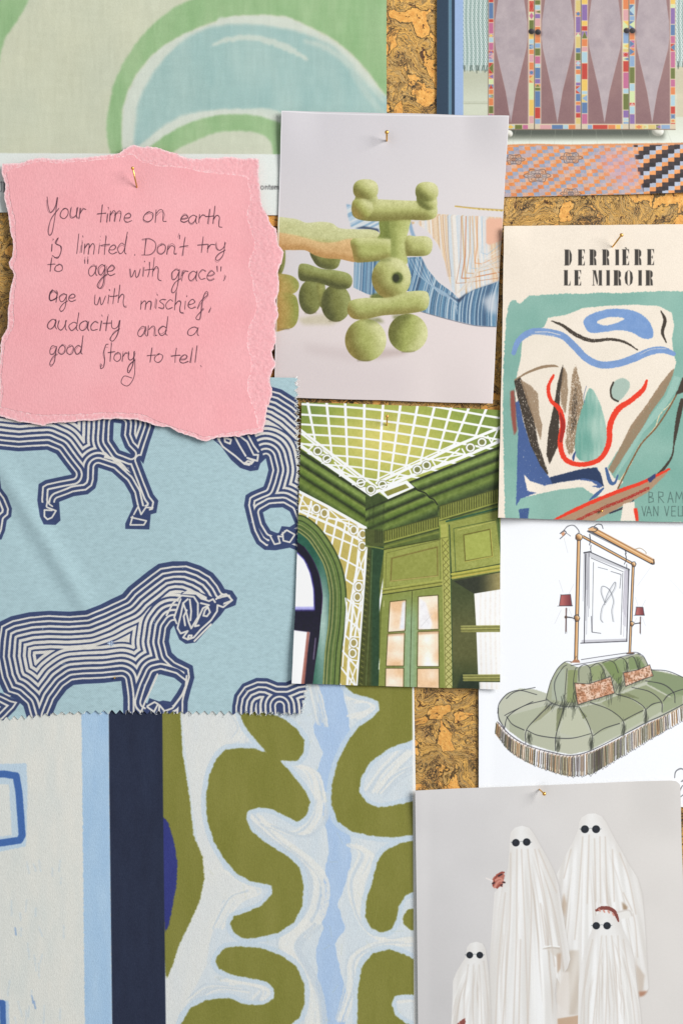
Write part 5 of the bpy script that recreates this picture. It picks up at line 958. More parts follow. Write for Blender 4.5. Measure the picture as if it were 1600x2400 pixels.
# ------------------------------------------------------------------ materials
def new_mat(name):
    m = bpy.data.materials.new(name); m.use_nodes = True; nt = m.node_tree
    return m, nt, nt.nodes["Principled BSDF"]
def N(nt, t, **k):
    n = nt.nodes.new(t)
    for a, v in k.items():
        if a.startswith('i_'):
            key = a[2:]; n.inputs[int(key) if key.isdigit() else key.replace('_', ' ')].default_value = v
        else: setattr(n, a, v)
    return n
def ramp(nt, fac, stops, interp='LINEAR'):
    n = nt.nodes.new('ShaderNodeValToRGB'); e = n.color_ramp.elements; n.color_ramp.interpolation = interp
    while len(e) < len(stops): e.new(.5)
    for i, (p, c) in enumerate(stops):
        e[i].position = p; e[i].color = (*c, 1) if isinstance(c, tuple) else (c, c, c, 1)
    nt.links.new(fac, n.inputs[0]); return n.outputs[0]
def math_(nt, op, a, b=None, c=None):
    n = nt.nodes.new('ShaderNodeMath'); n.operation = op
    for i, v in enumerate((a, b, c)):
        if v is None: continue
        if isinstance(v, (int, float)): n.inputs[i].default_value = v
        else: nt.links.new(v, n.inputs[i])
    return n.outputs[0]
def mixrgb(nt, mode, f, a, b):
    n = nt.nodes.new('ShaderNodeMix'); n.data_type = 'RGBA'; n.blend_type = mode
    for s, v in ((n.inputs[0], f), (n.inputs[6], a), (n.inputs[7], b)):
        if isinstance(v, (int, float)): s.default_value = v
        elif isinstance(v, tuple): s.default_value = (*v, 1)
        else: nt.links.new(v, s)
    return n.outputs[2]
def s2l(c): return tuple(((x/255+.055)/1.055)**2.4 if x > 10 else x/255/12.92 for x in c)
ALB = .86
def to_image(name, cv):
    a = np.clip(cv.a/255, 0, 1); lin = np.where(a > .04045, ((a+.055)/1.055)**2.4, a/12.92)*ALB
    s = np.where(lin > .0031308, 1.055*lin**(1/2.4)-.055, lin*12.92)
    h, w, _ = s.shape; px = np.ones((h, w, 4), np.float32); px[..., :3] = s[::-1]
    im = bpy.data.images.new(name, w, h); im.pixels.foreach_set(px.ravel()); im.update(); im.pack(); return im
def print_mat(name, cv, kind='coated'):
    m, nt, b = new_mat(name); L = nt.links
    uv = N(nt, 'ShaderNodeUVMap', uv_map='print'); t = N(nt, 'ShaderNodeTexImage', extension='EXTEND', interpolation='Cubic'); t.image = to_image(name, cv)
    L.new(uv.outputs[0], t.inputs[0]); co = N(nt, 'ShaderNodeTexCoord'); col = t.outputs[0]; O = co.outputs['Object']
    if kind == 'cloth':
        mp = N(nt, 'ShaderNodeMapping'); mp.inputs['Rotation'].default_value = (0, math.radians(2.2), 0); L.new(O, mp.inputs[0])
        nz = N(nt, 'ShaderNodeTexNoise', i_Scale=900., i_Detail=2.); L.new(O, nz.inputs['Vector'])
        add = N(nt, 'ShaderNodeMixRGB', blend_type='LINEAR_LIGHT'); add.inputs[0].default_value = .00022; L.new(mp.outputs[0], add.inputs[1]); L.new(nz.outputs['Color'], add.inputs[2])
        sx = N(nt, 'ShaderNodeSeparateXYZ'); L.new(add.outputs[0], sx.inputs[0]); f = 2*math.pi/.00105
        wx = math_(nt, 'SINE', math_(nt, 'MULTIPLY', sx.outputs[0], f)); wz = math_(nt, 'SINE', math_(nt, 'MULTIPLY', sx.outputs[2], f))
        pr = math_(nt, 'MULTIPLY', wx, wz); h = math_(nt, 'ADD', math_(nt, 'MULTIPLY', pr, .5), .5)
        st = N(nt, 'ShaderNodeTexNoise', i_Scale=300., i_Detail=3.); mp2 = N(nt, 'ShaderNodeMapping'); mp2.inputs['Scale'].default_value = (1, 1, 2.2); L.new(O, mp2.inputs[0]); L.new(mp2.outputs[0], st.inputs['Vector'])
        h2 = math_(nt, 'ADD', math_(nt, 'MULTIPLY', h, .55), math_(nt, 'MULTIPLY', st.outputs[0], .6))
        col = mixrgb(nt, 'MULTIPLY', 1.0, col, ramp(nt, h2, [(.2, .72), (.6, 1.0), (.95, 1.12)]))
        bp = N(nt, 'ShaderNodeBump', i_Strength=.5, i_Distance=.00018); L.new(h2, bp.inputs['Height']); L.new(bp.outputs[0], b.inputs['Normal'])
        b.inputs['Roughness'].default_value = .95; b.inputs['Specular IOR Level'].default_value = .15
    else:
        sc, st, rg, sp, ms = {'coated': (2600., .10, .48, .4, 1), 'matt': (1500., .28, .85, .25, 1), 'laid': (700., .75, .9, .2, 4.), 'hand': (700., .6, .92, .15, 3.2)}[kind]
        mp = N(nt, 'ShaderNodeMapping'); mp.inputs['Scale'].default_value = (ms, 1, 1) if kind != 'hand' else (1.8, 1, 1); L.new(O, mp.inputs[0])
        nz = N(nt, 'ShaderNodeTexNoise', i_Scale=sc, i_Detail=4., i_Roughness=.6); L.new(mp.outputs[0], nz.inputs['Vector'])
        lo = N(nt, 'ShaderNodeTexNoise', i_Scale=45., i_Detail=3.); L.new(O, lo.inputs['Vector'])
        col = mixrgb(nt, 'MULTIPLY', 1.0, col, ramp(nt, nz.outputs[0], [(.3, .955 if kind in ('coated',) else .90), (.7, 1.0)]))
        h = math_(nt, 'ADD', nz.outputs[0], math_(nt, 'MULTIPLY', lo.outputs[0], 1.2 if kind != 'coated' else .8))
        bp = N(nt, 'ShaderNodeBump', i_Strength=st, i_Distance=.00025); L.new(h, bp.inputs['Height']); L.new(bp.outputs[0], b.inputs['Normal'])
        b.inputs['Roughness'].default_value = rg; b.inputs['Specular IOR Level'].default_value = sp
    L.new(col, b.inputs['Base Color']); return m
def plain_mat(name, rgb, rough=.85, metal=0, noise_s=1500., amp=.12, bump=.2, spec=.3):
    m, nt, b = new_mat(name); co = N(nt, 'ShaderNodeTexCoord'); nz = N(nt, 'ShaderNodeTexNoise', i_Scale=noise_s, i_Detail=4.); nt.links.new(co.outputs['Object'], nz.inputs['Vector'])
    c = s2l(rgb); nt.links.new(ramp(nt, nz.outputs[0], [(.3, tuple(x*(1-amp) for x in c)), (.7, tuple(min(x*(1+amp*.5), .9) for x in c))]), b.inputs['Base Color'])
    bp = N(nt, 'ShaderNodeBump', i_Strength=bump, i_Distance=.0002); nt.links.new(nz.outputs[0], bp.inputs['Height']); nt.links.new(bp.outputs[0], b.inputs['Normal'])
    b.inputs['Roughness'].default_value = rough; b.inputs['Metallic'].default_value = metal; b.inputs['Specular IOR Level'].default_value = spec; return m
def cork_mat():
    m, nt, b = new_mat('burl_cork'); L = nt.links; co = N(nt, 'ShaderNodeTexCoord'); O = co.outputs['Object']
    def nz(scale, det=3., rough=.55, vec=O, off=0., dist=0., stretch=None):
        mp = N(nt, 'ShaderNodeMapping'); mp.inputs['Location'].default_value = (off, off*1.7, off*.6)
        if stretch: mp.inputs['Scale'].default_value = stretch
        L.new(vec, mp.inputs[0]); n = N(nt, 'ShaderNodeTexNoise', i_Scale=scale, i_Detail=det, i_Roughness=rough, i_Distortion=dist); L.new(mp.outputs[0], n.inputs['Vector']); return n
    def warp(vec, src, amt):
        n = N(nt, 'ShaderNodeVectorMath', operation='SUBTRACT'); L.new(src, n.inputs[0]); n.inputs[1].default_value = (.5, .5, .5)
        s = N(nt, 'ShaderNodeVectorMath', operation='SCALE'); L.new(n.outputs[0], s.inputs[0]); s.inputs['Scale'].default_value = amt
        a = N(nt, 'ShaderNodeVectorMath', operation='ADD'); L.new(vec, a.inputs[0]); L.new(s.outputs[0], a.inputs[1]); return a.outputs[0]
    v1 = warp(O, nz(24, 2.).outputs['Color'], .085)
    v2 = warp(v1, nz(110, 3., off=3).outputs['Color'], .016)
    v3 = warp(v2, nz(500, 3., off=5).outputs['Color'], .0022)
    # laminations: thin wavy strata
    s = N(nt, 'ShaderNodeSeparateXYZ'); L.new(v3, s.inputs[0])
    strat = math_(nt, 'ADD', math_(nt, 'MULTIPLY', s.outputs[2], 1.0), math_(nt, 'MULTIPLY', s.outputs[0], .35))
    band = nz(1., 4., .75, off=1.3); mp = N(nt, 'ShaderNodeCombineXYZ'); L.new(math_(nt, 'MULTIPLY', strat, 300.), mp.inputs[0]); L.new(math_(nt, 'MULTIPLY', s.outputs[0], 30.), mp.inputs[1])
    L.new(mp.outputs[0], band.inputs['Vector'])
    c1 = ramp(nt, band.outputs[0], [(.30, s2l((44, 30, 20))), (.375, s2l((120, 84, 44))), (.40, s2l((214, 164, 84))), (.46, s2l((226, 176, 92))), (.475, s2l((88, 66, 38))), (.49, s2l((206, 160, 88))), (.535, s2l((196, 162, 104))), (.55, s2l((74, 66, 50))),
                                    (.565, s2l((190, 146, 78))), (.62, s2l((228, 172, 84))), (.64, s2l((110, 74, 38))), (.68, s2l((150, 120, 72))), (.72, s2l((84, 78, 60)))])
    fine = nz(1., 3., .7, off=7.7); mp = N(nt, 'ShaderNodeCombineXYZ'); L.new(math_(nt, 'MULTIPLY', strat, 850.), mp.inputs[0]); L.new(math_(nt, 'MULTIPLY', s.outputs[0], 120.), mp.inputs[1]); L.new(mp.outputs[0], fine.inputs['Vector'])
    c1 = mixrgb(nt, 'MULTIPLY', .85, c1, ramp(nt, fine.outputs[0], [(.38, .18), (.47, .85), (.60, 1.02), (.68, .5)]))
    # granules of solid ochre cork
    vo = N(nt, 'ShaderNodeTexVoronoi', feature='F1', i_Scale=50., i_Randomness=1.); L.new(v2, vo.inputs['Vector'])
    ve = N(nt, 'ShaderNodeTexVoronoi', feature='DISTANCE_TO_EDGE', i_Scale=50., i_Randomness=1.); L.new(v2, ve.inputs['Vector'])
    cs = N(nt, 'ShaderNodeSeparateColor'); L.new(vo.outputs['Color'], cs.inputs[0])
    gran = ramp(nt, nz(420, 4., off=2).outputs[0], [(.3, s2l((206, 142, 66))), (.6, s2l((226, 170, 88))), (.8, s2l((232, 186, 116)))])
    pick = ramp(nt, cs.outputs[0], [(.72, 0.), (.74, 1.)]); edge = ramp(nt, ve.outputs['Distance'], [(.035, 0.), (.05, 1.)]); line = ramp(nt, ve.outputs['Distance'], [(.02, .25), (.04, 1.)])
    col = mixrgb(nt, 'MIX', math_(nt, 'MULTIPLY', pick, edge), c1, gran)
    col = mixrgb(nt, 'MULTIPLY', math_(nt, 'MULTIPLY', pick, 1.), col, line)
    # dark lenticels and crumbly dark pockets
    sp = nz(330, 2., .5, vec=v3, off=9, stretch=(1, 1, .6)); spk = ramp(nt, sp.outputs[0], [(.645, 0.), (.675, 1.)])
    col = mixrgb(nt, 'MIX', math_(nt, 'MULTIPLY', spk, .9), col, s2l((74, 40, 26)))
    pk = nz(60, 5., .7, vec=v1, off=4); pock = ramp(nt, pk.outputs[0], [(.53, 0.), (.58, 1.)]); col2 = ramp(nt, nz(900, 3., off=6, vec=v3).outputs[0], [(.42, s2l((30, 25, 22))), (.52, s2l((80, 62, 42))), (.58, s2l((186, 140, 76)))])
    col = mixrgb(nt, 'MIX', math_(nt, 'MULTIPLY', pock, .85), col, col2)
    col = mixrgb(nt, 'MULTIPLY', .6, col, ramp(nt, nz(12, 2., off=8).outputs[0], [(.3, .72), (.6, 1.)]))
    hh = math_(nt, 'ADD', math_(nt, 'MULTIPLY', band.outputs[0], .5), math_(nt, 'SUBTRACT', math_(nt, 'MULTIPLY', fine.outputs[0], .6), math_(nt, 'MULTIPLY', spk, .4)))
    bp = N(nt, 'ShaderNodeBump', i_Strength=.7, i_Distance=.001); L.new(hh, bp.inputs['Height']); L.new(bp.outputs[0], b.inputs['Normal'])
    L.new(col, b.inputs['Base Color']); b.inputs['Roughness'].default_value = .6; b.inputs['Specular IOR Level'].default_value = .3; return m

# ------------------------------------------------------------------ geometry helpers
def tag(o, label=None, cat=None, group=None, kind=None):
    if label: o['label'] = label
    if cat: o['category'] = cat
    if group: o['group'] = group
    if kind: o['kind'] = kind
    return o
def link(name, me, mats, parent=None, loc=None):
    o = bpy.data.objects.new(name, me); COL.objects.link(o)
    for m in mats: me.materials.append(m)
    if parent: o.parent = parent
    if loc is not None: o.location = loc
    return o
def empty(name, loc, label, cat, group=None):
    o = bpy.data.objects.new(name, None); COL.objects.link(o); o.location = loc; o.empty_display_size = .01
    return tag(o, label, cat, group)
def resample(P, n):
    P = np.array(P, float); d = np.r_[0, np.cumsum(np.hypot(*(P[1:]-P[:-1]).T))]; t = np.linspace(0, d[-1], n+1)
    return np.stack([np.interp(t, d, P[:, 0]), np.interp(t, d, P[:, 1])], 1)
def coons(T, R, B, Lf, nx, ny):
    T, B = resample(T, nx), resample(B, nx); Lf, R = resample(Lf, ny), resample(R, ny)
    u = np.linspace(0, 1, nx+1)[None, :, None]; v = np.linspace(0, 1, ny+1)[:, None, None]
    return (1-v)*T[None]+v*B[None]+(1-u)*Lf[:, None]+u*R[:, None]-((1-u)*(1-v)*T[0]+u*(1-v)*T[-1]+(1-u)*v*B[0]+u*v*B[-1])
PINS = [(320, 433), (906, 329), (1437, 575), (906, 994), (1264, 1851), (269, 1588), (1409, 1197)]
def sheet_mesh(name, grid, zf, thick, cv=None, c0=None):
    """front face, back face and cut edge of one sheet. grid in layout units; origin at c0"""
    ny, nx = grid.shape[0]-1, grid.shape[1]-1; X, Y = grid[..., 0], grid[..., 1]; Z = zf(X, Y)*np.ones_like(X)
    if cv is not None:
        for px, py in PINS: d = np.hypot(X-px, (Y-py)*.9); Z = Z-1.8*np.exp(-(d/13)**2)-.9*np.exp(-(d/42)**2)
    def V(X, Y, Z): return np.stack([(X-c0[0])*U, -Z*U, (c0[1]-Y)*U], -1).reshape(-1, 3)
    f = V(X, Y, Z); bk = V(X, Y, Z-thick); n = (nx+1)*(ny+1)
    i = np.arange(ny)[:, None]*(nx+1)+np.arange(nx)[None]; q = np.stack([i, i+nx+1, i+nx+2, i+1], -1).reshape(-1, 4)
    rim = np.concatenate([np.arange(nx+1), (np.arange(1, ny+1))*(nx+1)+nx, (ny*(nx+1)+np.arange(nx-1, -1, -1)), np.arange(ny-1, 0, -1)*(nx+1)])
    vs = np.vstack([f, bk, f[rim], bk[rim]]); k = len(rim); j = np.arange(k); jn = (j+1) % k
    side = np.stack([2*n+j, 2*n+jn, 2*n+k+jn, 2*n+k+j], -1)
    faces = np.vstack([q, q[:, ::-1]+n, side])
    me = bpy.data.meshes.new(name); me.from_pydata(vs.tolist(), [], faces.tolist())
    mi = np.zeros(len(faces), np.int32); mi[len(q):] = 1; me.polygons.foreach_set('material_index', mi)
    sm = np.ones(len(faces), bool); sm[2*len(q):] = False; me.polygons.foreach_set('use_smooth', sm)
    if cv is not None:
        uvl = me.uv_layers.new(name='print'); li = np.zeros(len(me.loops), np.int32); me.loops.foreach_get('vertex_index', li)
        x = vs[:, 0]/U+c0[0]; y = c0[1]-vs[:, 2]/U
        uv = np.stack([(x-cv.x0)/(cv.x1-cv.x0), 1-(y-cv.y0)/(cv.y1-cv.y0)], 1)[li]; uvl.data.foreach_set('uv', uv.astype(np.float32).ravel())
    me.update(); return me
def wavy(P, amp, step, seed):
    """slightly uneven cut line through P"""
    P = np.array(P, float); L = np.hypot(*(P[1:]-P[:-1]).T).sum(); n = max(int(L/step), 2); Q = resample(P, n); r = RS(seed)
    o = np.convolve(r.randn(n+1+4), np.ones(5)/5, 'valid'); w = np.sin(np.linspace(0, np.pi, n+1))**.3
    d = np.gradient(Q, axis=0); d /= np.hypot(d[:, 0], d[:, 1])[:, None]+1e-9
    Q[:, 0] += -d[:, 1]*o*amp*w; Q[:, 1] += d[:, 0]*o*amp*w; return Q
paper_edge = plain_mat('paper_edge', (232, 230, 224), amp=.05, bump=.1)

# ------------------------------------------------------------------ cork wall
def cork_wall():
    x0, y0, x1, y1 = -500, -500, 2100, 2900; g = coons([(x0, y0), (x1, y0)], [(x1, y0), (x1, y1)], [(x0, y1), (x1, y1)], [(x0, y0), (x0, y1)], 420, 550)
    r1 = noise(551, 421, 9, seed=71, octv=3); r2 = noise(551, 421, 2.2, 1.6, seed=72, octv=2)
    me = sheet_mesh('cork_wall', g, lambda X, Y: -2.2+r1*1.6+r2*1.1, 60, None, (800, 1200))
    return tag(link('cork_wall', me, [cork_mat(), plain_mat('cork_edge', (150, 104, 56))], loc=W(800, 1200)), 'ochre burl cork wall covering with swirling dark grain behind the pinned papers', kind='structure')
cork_wall()

def simple_sheet(name, cv, quad, zf, kind, label, cat, bows=(0, 0, 0, 0), nx=130, ny=150, thick=1.0, seed=0, amp=.5, edge=None):
    """quad TL TR BR BL; bows push the top, right, bottom, left edge outwards in the middle"""
    TL, TR, BR, BL = [np.array(p, float) for p in quad]
    def ed(a, b, bow, nrm, sd): 
        t = np.linspace(0, 1, 30)[:, None]; P = a+(b-a)*t; P = P+np.array(nrm)*bow*(4*t*(1-t)); Q = wavy(P, amp, 16, sd); Q[0] = a; Q[-1] = b; return Q
    g = coons(ed(TL, TR, bows[0], (0, -1), seed), ed(TR, BR, bows[1], (1, 0), seed+1), ed(BL, BR, bows[2], (0, 1), seed+2), ed(TL, BL, bows[3], (-1, 0), seed+3), nx, ny)
    c0 = ((TL+TR+BR+BL)/4); me = sheet_mesh(name, g, zf, thick, cv, c0)
    return tag(link(name, me, [print_mat(name, cv, kind), edge or paper_edge], loc=W(c0[0], c0[1])), label, cat)

E_ = np.exp
# lowest layer
simple_sheet('wallpaper_sample', art_wallpaper(), [(-34, 1600), (969, 1600), (984, 2432), (-34, 2432)], lambda X, Y: 3.4+1.1*np.sin(X/210+.6)*np.sin(Y/260)+5*ss(930, 985, X)*ss(1900, 2400, Y)*0, 'laid',
    'painted wallpaper sheet with olive squiggles and a navy stripe, pinned below the horse fabric', 'wallpaper sample', seed=10, thick=1.4)
simple_sheet('art_poster', art_swirl(), [(-34, -34), (905, -34), (906, 508), (-34, 498)], lambda X, Y: 3.2+.9*np.sin(X/170)*np.cos(Y/200)+3*ss(840, 906, X)*ss(260, 0, Y), 'matt',
    'pale poster with a green and blue brushed curve, behind the pink note', 'poster', seed=20)
simple_sheet('magazine_page', art_cabinet(), [(1023, -34), (1634, -34), (1634, 452), (1022, 463)], lambda X, Y: 3.6+1.2*np.sin(X/150+1)*np.cos(Y/160)+4*ss(380, 460, Y)*ss(1350, 1640, X), 'coated',
    'magazine page showing a mauve cabinet with inlaid borders on an orange checked rug', 'magazine page', bows=(0, 0, 2, 0), seed=30, thick=.7)
simple_sheet('bench_drawing', art_sofa(), [(1120, 1204), (1660, 1204), (1640, 1891), (1121, 1885)], lambda X, Y: 4.0+.8*np.sin(X/140)*np.sin(Y/190)+1.2*ss(1160, 1120, X), 'coated',
    'white sheet with a marker drawing of a green fringed bench under brass lamps', 'drawing', seed=40)
# middle layer
simple_sheet('furniture_photo', art_felt(), [(660.5, 264), (1190, 276.5), (1152, 947), (643, 931)], lambda X, Y: 8.0+1.6*np.sin((X-640)/180)+1.2*np.sin(Y/150)+11*ss(1080, 1190, X)*ss(430, 264, Y)+9*ss(1000, 1160, X)*ss(760, 950, Y)+8*ss(760, 650, X)*ss(420, 264, Y), 'coated',
    'photo print of a lumpy green felt chair and table on a pale background', 'photo print', bows=(2.5, 0, 0, 1.5), seed=50, amp=.7)
def card():
    cv = art_sheets(); TL, TR, BR, BL = (971.5, 1850), (1588, 1825), (1612, 2434), (979, 2434)
    T = [TL, (1280, 1838.5), (1566, 1826), (1578, 1827), (1584, 1831)]; R = [(1584, 1831), (1588, 1836), (1589, 1846), BR]; B = [BL, BR]; Lf = [TL, (975.5, 2130), BL]
    c0 = (1290, 2130); g = coons(T, R, B, Lf, 90, 90)
    me = sheet_mesh('costume_card', g, lambda X, Y: 9.5+1.0*np.sin(X/160)+10*ss(1460, 1590, X)*ss(1990, 1825, Y)+6*ss(1080, 971, X)*ss(1960, 1850, Y)+2*ss(1010, 970, X), 1.8, cv, c0)
    tag(link('costume_card', me, [print_mat('costume_card', cv, 'coated'), paper_edge], loc=W(*c0)), 'grey card showing four people in white sheets with round black glasses', 'card')
card()
simple_sheet('library_photo', art_library(), [(707, 944), (1172, 962), (1169, 1614), (684, 1599.5)], lambda X, Y: 11.2+1.0*np.sin(X/120)+1.0*np.sin(Y/170)+9*ss(790, 684, X)*ss(1400, 1600, Y)+7*ss(1060, 1170, X)*ss(1420, 1614, Y), 'coated',
    'photo print of a green panelled library with a white lattice ceiling', 'photo print', bows=(2, 0, 1, -2), seed=60, amp=.5)
simple_sheet('magazine_cover', art_cover(), [(1178, 534), (1648, 528), (1640, 1224), (1163.5, 1213)], lambda X, Y: 15.2+1.3*np.sin(X/150)+1.2*np.sin(Y/160+1)+12*ss(1270, 1165, X)*ss(1020, 1215, Y)+6*ss(1250, 1178, X)*ss(640, 534, Y), 'matt',
    'cream magazine cover headed DERRIÈRE LE MIROIR above teal, brown and red brushwork', 'magazine cover', bows=(1, 0, 1.5, -2), seed=70, amp=.7, thick=1.6,
    edge=plain_mat('aged_paper_edge', (214, 196, 168), amp=.1))

# ------------------------------------------------------------------ horse fabric with pinked, fraying edge
def fabric():
    cv = art_horses(); c5 = lambda P: [(x*C5[2], 880+y*C5[2]) for x, y in P]
    T = c5([(-70, 2), (700, 4), (1472, 14)]); R = c5([(1472, 14), (1476, 300), (1490, 900), (1522, 1545), (1512, 1600), (1498, 1676)])
    B = c5([(-70, 1712), (20, 1704), (160, 1692), (300, 1676), (540, 1668), (900, 1672), (1200, 1674), (1498, 1676)]); Lf = c5([(-70, 2), (-70, 1712)])
    g = coons(T, R, B, Lf, 360, 400); nv, nu = g.shape[:2]; uu = np.linspace(0, 1, nu)[None]; vv = np.linspace(0, 1, nv)[:, None]
    tri = lambda t: 2*np.abs(2*(t-np.floor(t+.5)))-1                       # pinking-shear teeth, dying out into the cloth
    gx = tri(g[..., 1]/17.3)*4.4*uu**26*(1-vv**60); gy = tri(g[..., 0]/18.6+.2*np.sin(g[..., 0]/60))*(4.6+.8*np.sin(g[..., 0]/37))*vv**30*(1-uu**60)
    g[..., 0] += gx; g[..., 1] += gy; R = g[:, -1][::3]; B = g[-1][::3]
    def zf(X, Y):
        z = 12.5-6*ss(900, 1250, Y)+1.3*np.sin(X/90+Y/140)+1.0*np.sin(Y/70-X/160)
        ax, ay, bx, by = 0, 1090, 215, 1440; L = math.hypot(bx-ax, by-ay); d = ((X-ax)*(by-ay)-(Y-ay)*(bx-ax))/L; t = ((X-ax)*(bx-ax)+(Y-ay)*(by-ay))/L/L
        z = z+5*E_(-(d/24)**2)*ss(-.3, .2, t)*ss(1.25, .7, t)-2*E_(-((d+34)/26)**2)*ss(-.3, .2, t)*ss(1.3, .6, t)
        return z+3*ss(560, 700, X)*ss(1540, 1660, Y)
    root = empty('fabric_swatch', W(330, 1290), 'light blue linen fabric printed with navy and cream striped horses, pinked edges', 'fabric')
    me = sheet_mesh('cloth', g, zf, 1.6, cv, (330, 1290)); cl = link('cloth', me, [print_mat('cloth', cv, 'cloth'), plain_mat('linen_back', (206, 210, 204), amp=.2)], root)
    # loose threads
    r = RS(9); vs, fs = [], []
    def thread(P, w):
        P = np.array(P, float)
        for k in range(len(P)):
            d = P[min(k+1, len(P)-1)]-P[max(k-1, 0)]; n = np.array([-d[1], d[0], 0]); n /= np.linalg.norm(n)+1e-9
            for a in range(3):
                an = a*2.094; q = P[k]+n*w*math.cos(an)+np.array([0, 0, 1])*w*math.sin(an); vs.append(((q[0]-330)*U, -q[2]*U, (1290-q[1])*U))
            if k:
                b = len(vs)-6
                for a in range(3): fs.append((b+a, b+(a+1) % 3, b+3+(a+1) % 3, b+3+a))
    for E, nrm, dens in ((R, (1, 0), 2), (B, (0, 1), 1)):
        for i in range(len(E)-1):
            k = dens if (E is R or i > len(E)*.8) else (1 if r.rand() < .45 else 0)
            for _ in range(k):
                t = r.rand(); p = E[i]+(E[i+1]-E[i])*t; ln = 2+r.rand()*4.5; a = r.randn()*.6
                dx = nrm[0]*math.cos(a)-nrm[1]*math.sin(a); dy = nrm[0]*math.sin(a)+nrm[1]*math.cos(a); z = float(zf(np.array(p[0]), np.array(p[1])))-.6
                thread([(p[0]-dx*3, p[1]-dy*3, z+1.0), (p[0]+dx*ln*.5, p[1]+dy*ln*.5, z+.6+r.rand()), (p[0]+dx*ln*.8+r.randn()*1.5, p[1]+dy*ln*.8+r.randn()*1.5, z+r.rand()*2), (p[0]+dx*ln+r.randn()*2, p[1]+dy*ln+r.randn()*2, z+r.rand()*2)], .38+.25*r.rand())
    tm = bpy.data.meshes.new('frayed_threads'); tm.from_pydata(vs, [], fs); o = link('frayed_threads', tm, [plain_mat('linen_thread', (236, 240, 238), amp=.08)], root); tag(o, kind='stuff')
    # bit of lint on the printed horse
    z = float(zf(np.array(261.), np.array(1508.)))
    vs.clear(); fs.clear()
    for k in range(26):
        a = r.rand()*6.28; p = np.array([261+r.randn()*2.6, 1508+r.randn()*1.8]); thread([(p[0], p[1], z+.3), (p[0]+3*math.cos(a), p[1]+2*math.sin(a), z+1+r.rand()*1.6), (p[0]+4*math.cos(a+.7), p[1]+3*math.sin(a+.7), z+.4)], .35)
    lm = bpy.data.meshes.new('lint_tuft'); lm.from_pydata(vs, [], fs); o = link('lint_tuft', lm, [plain_mat('pale_lint', (196, 214, 238), amp=.1)], root)
fabric()

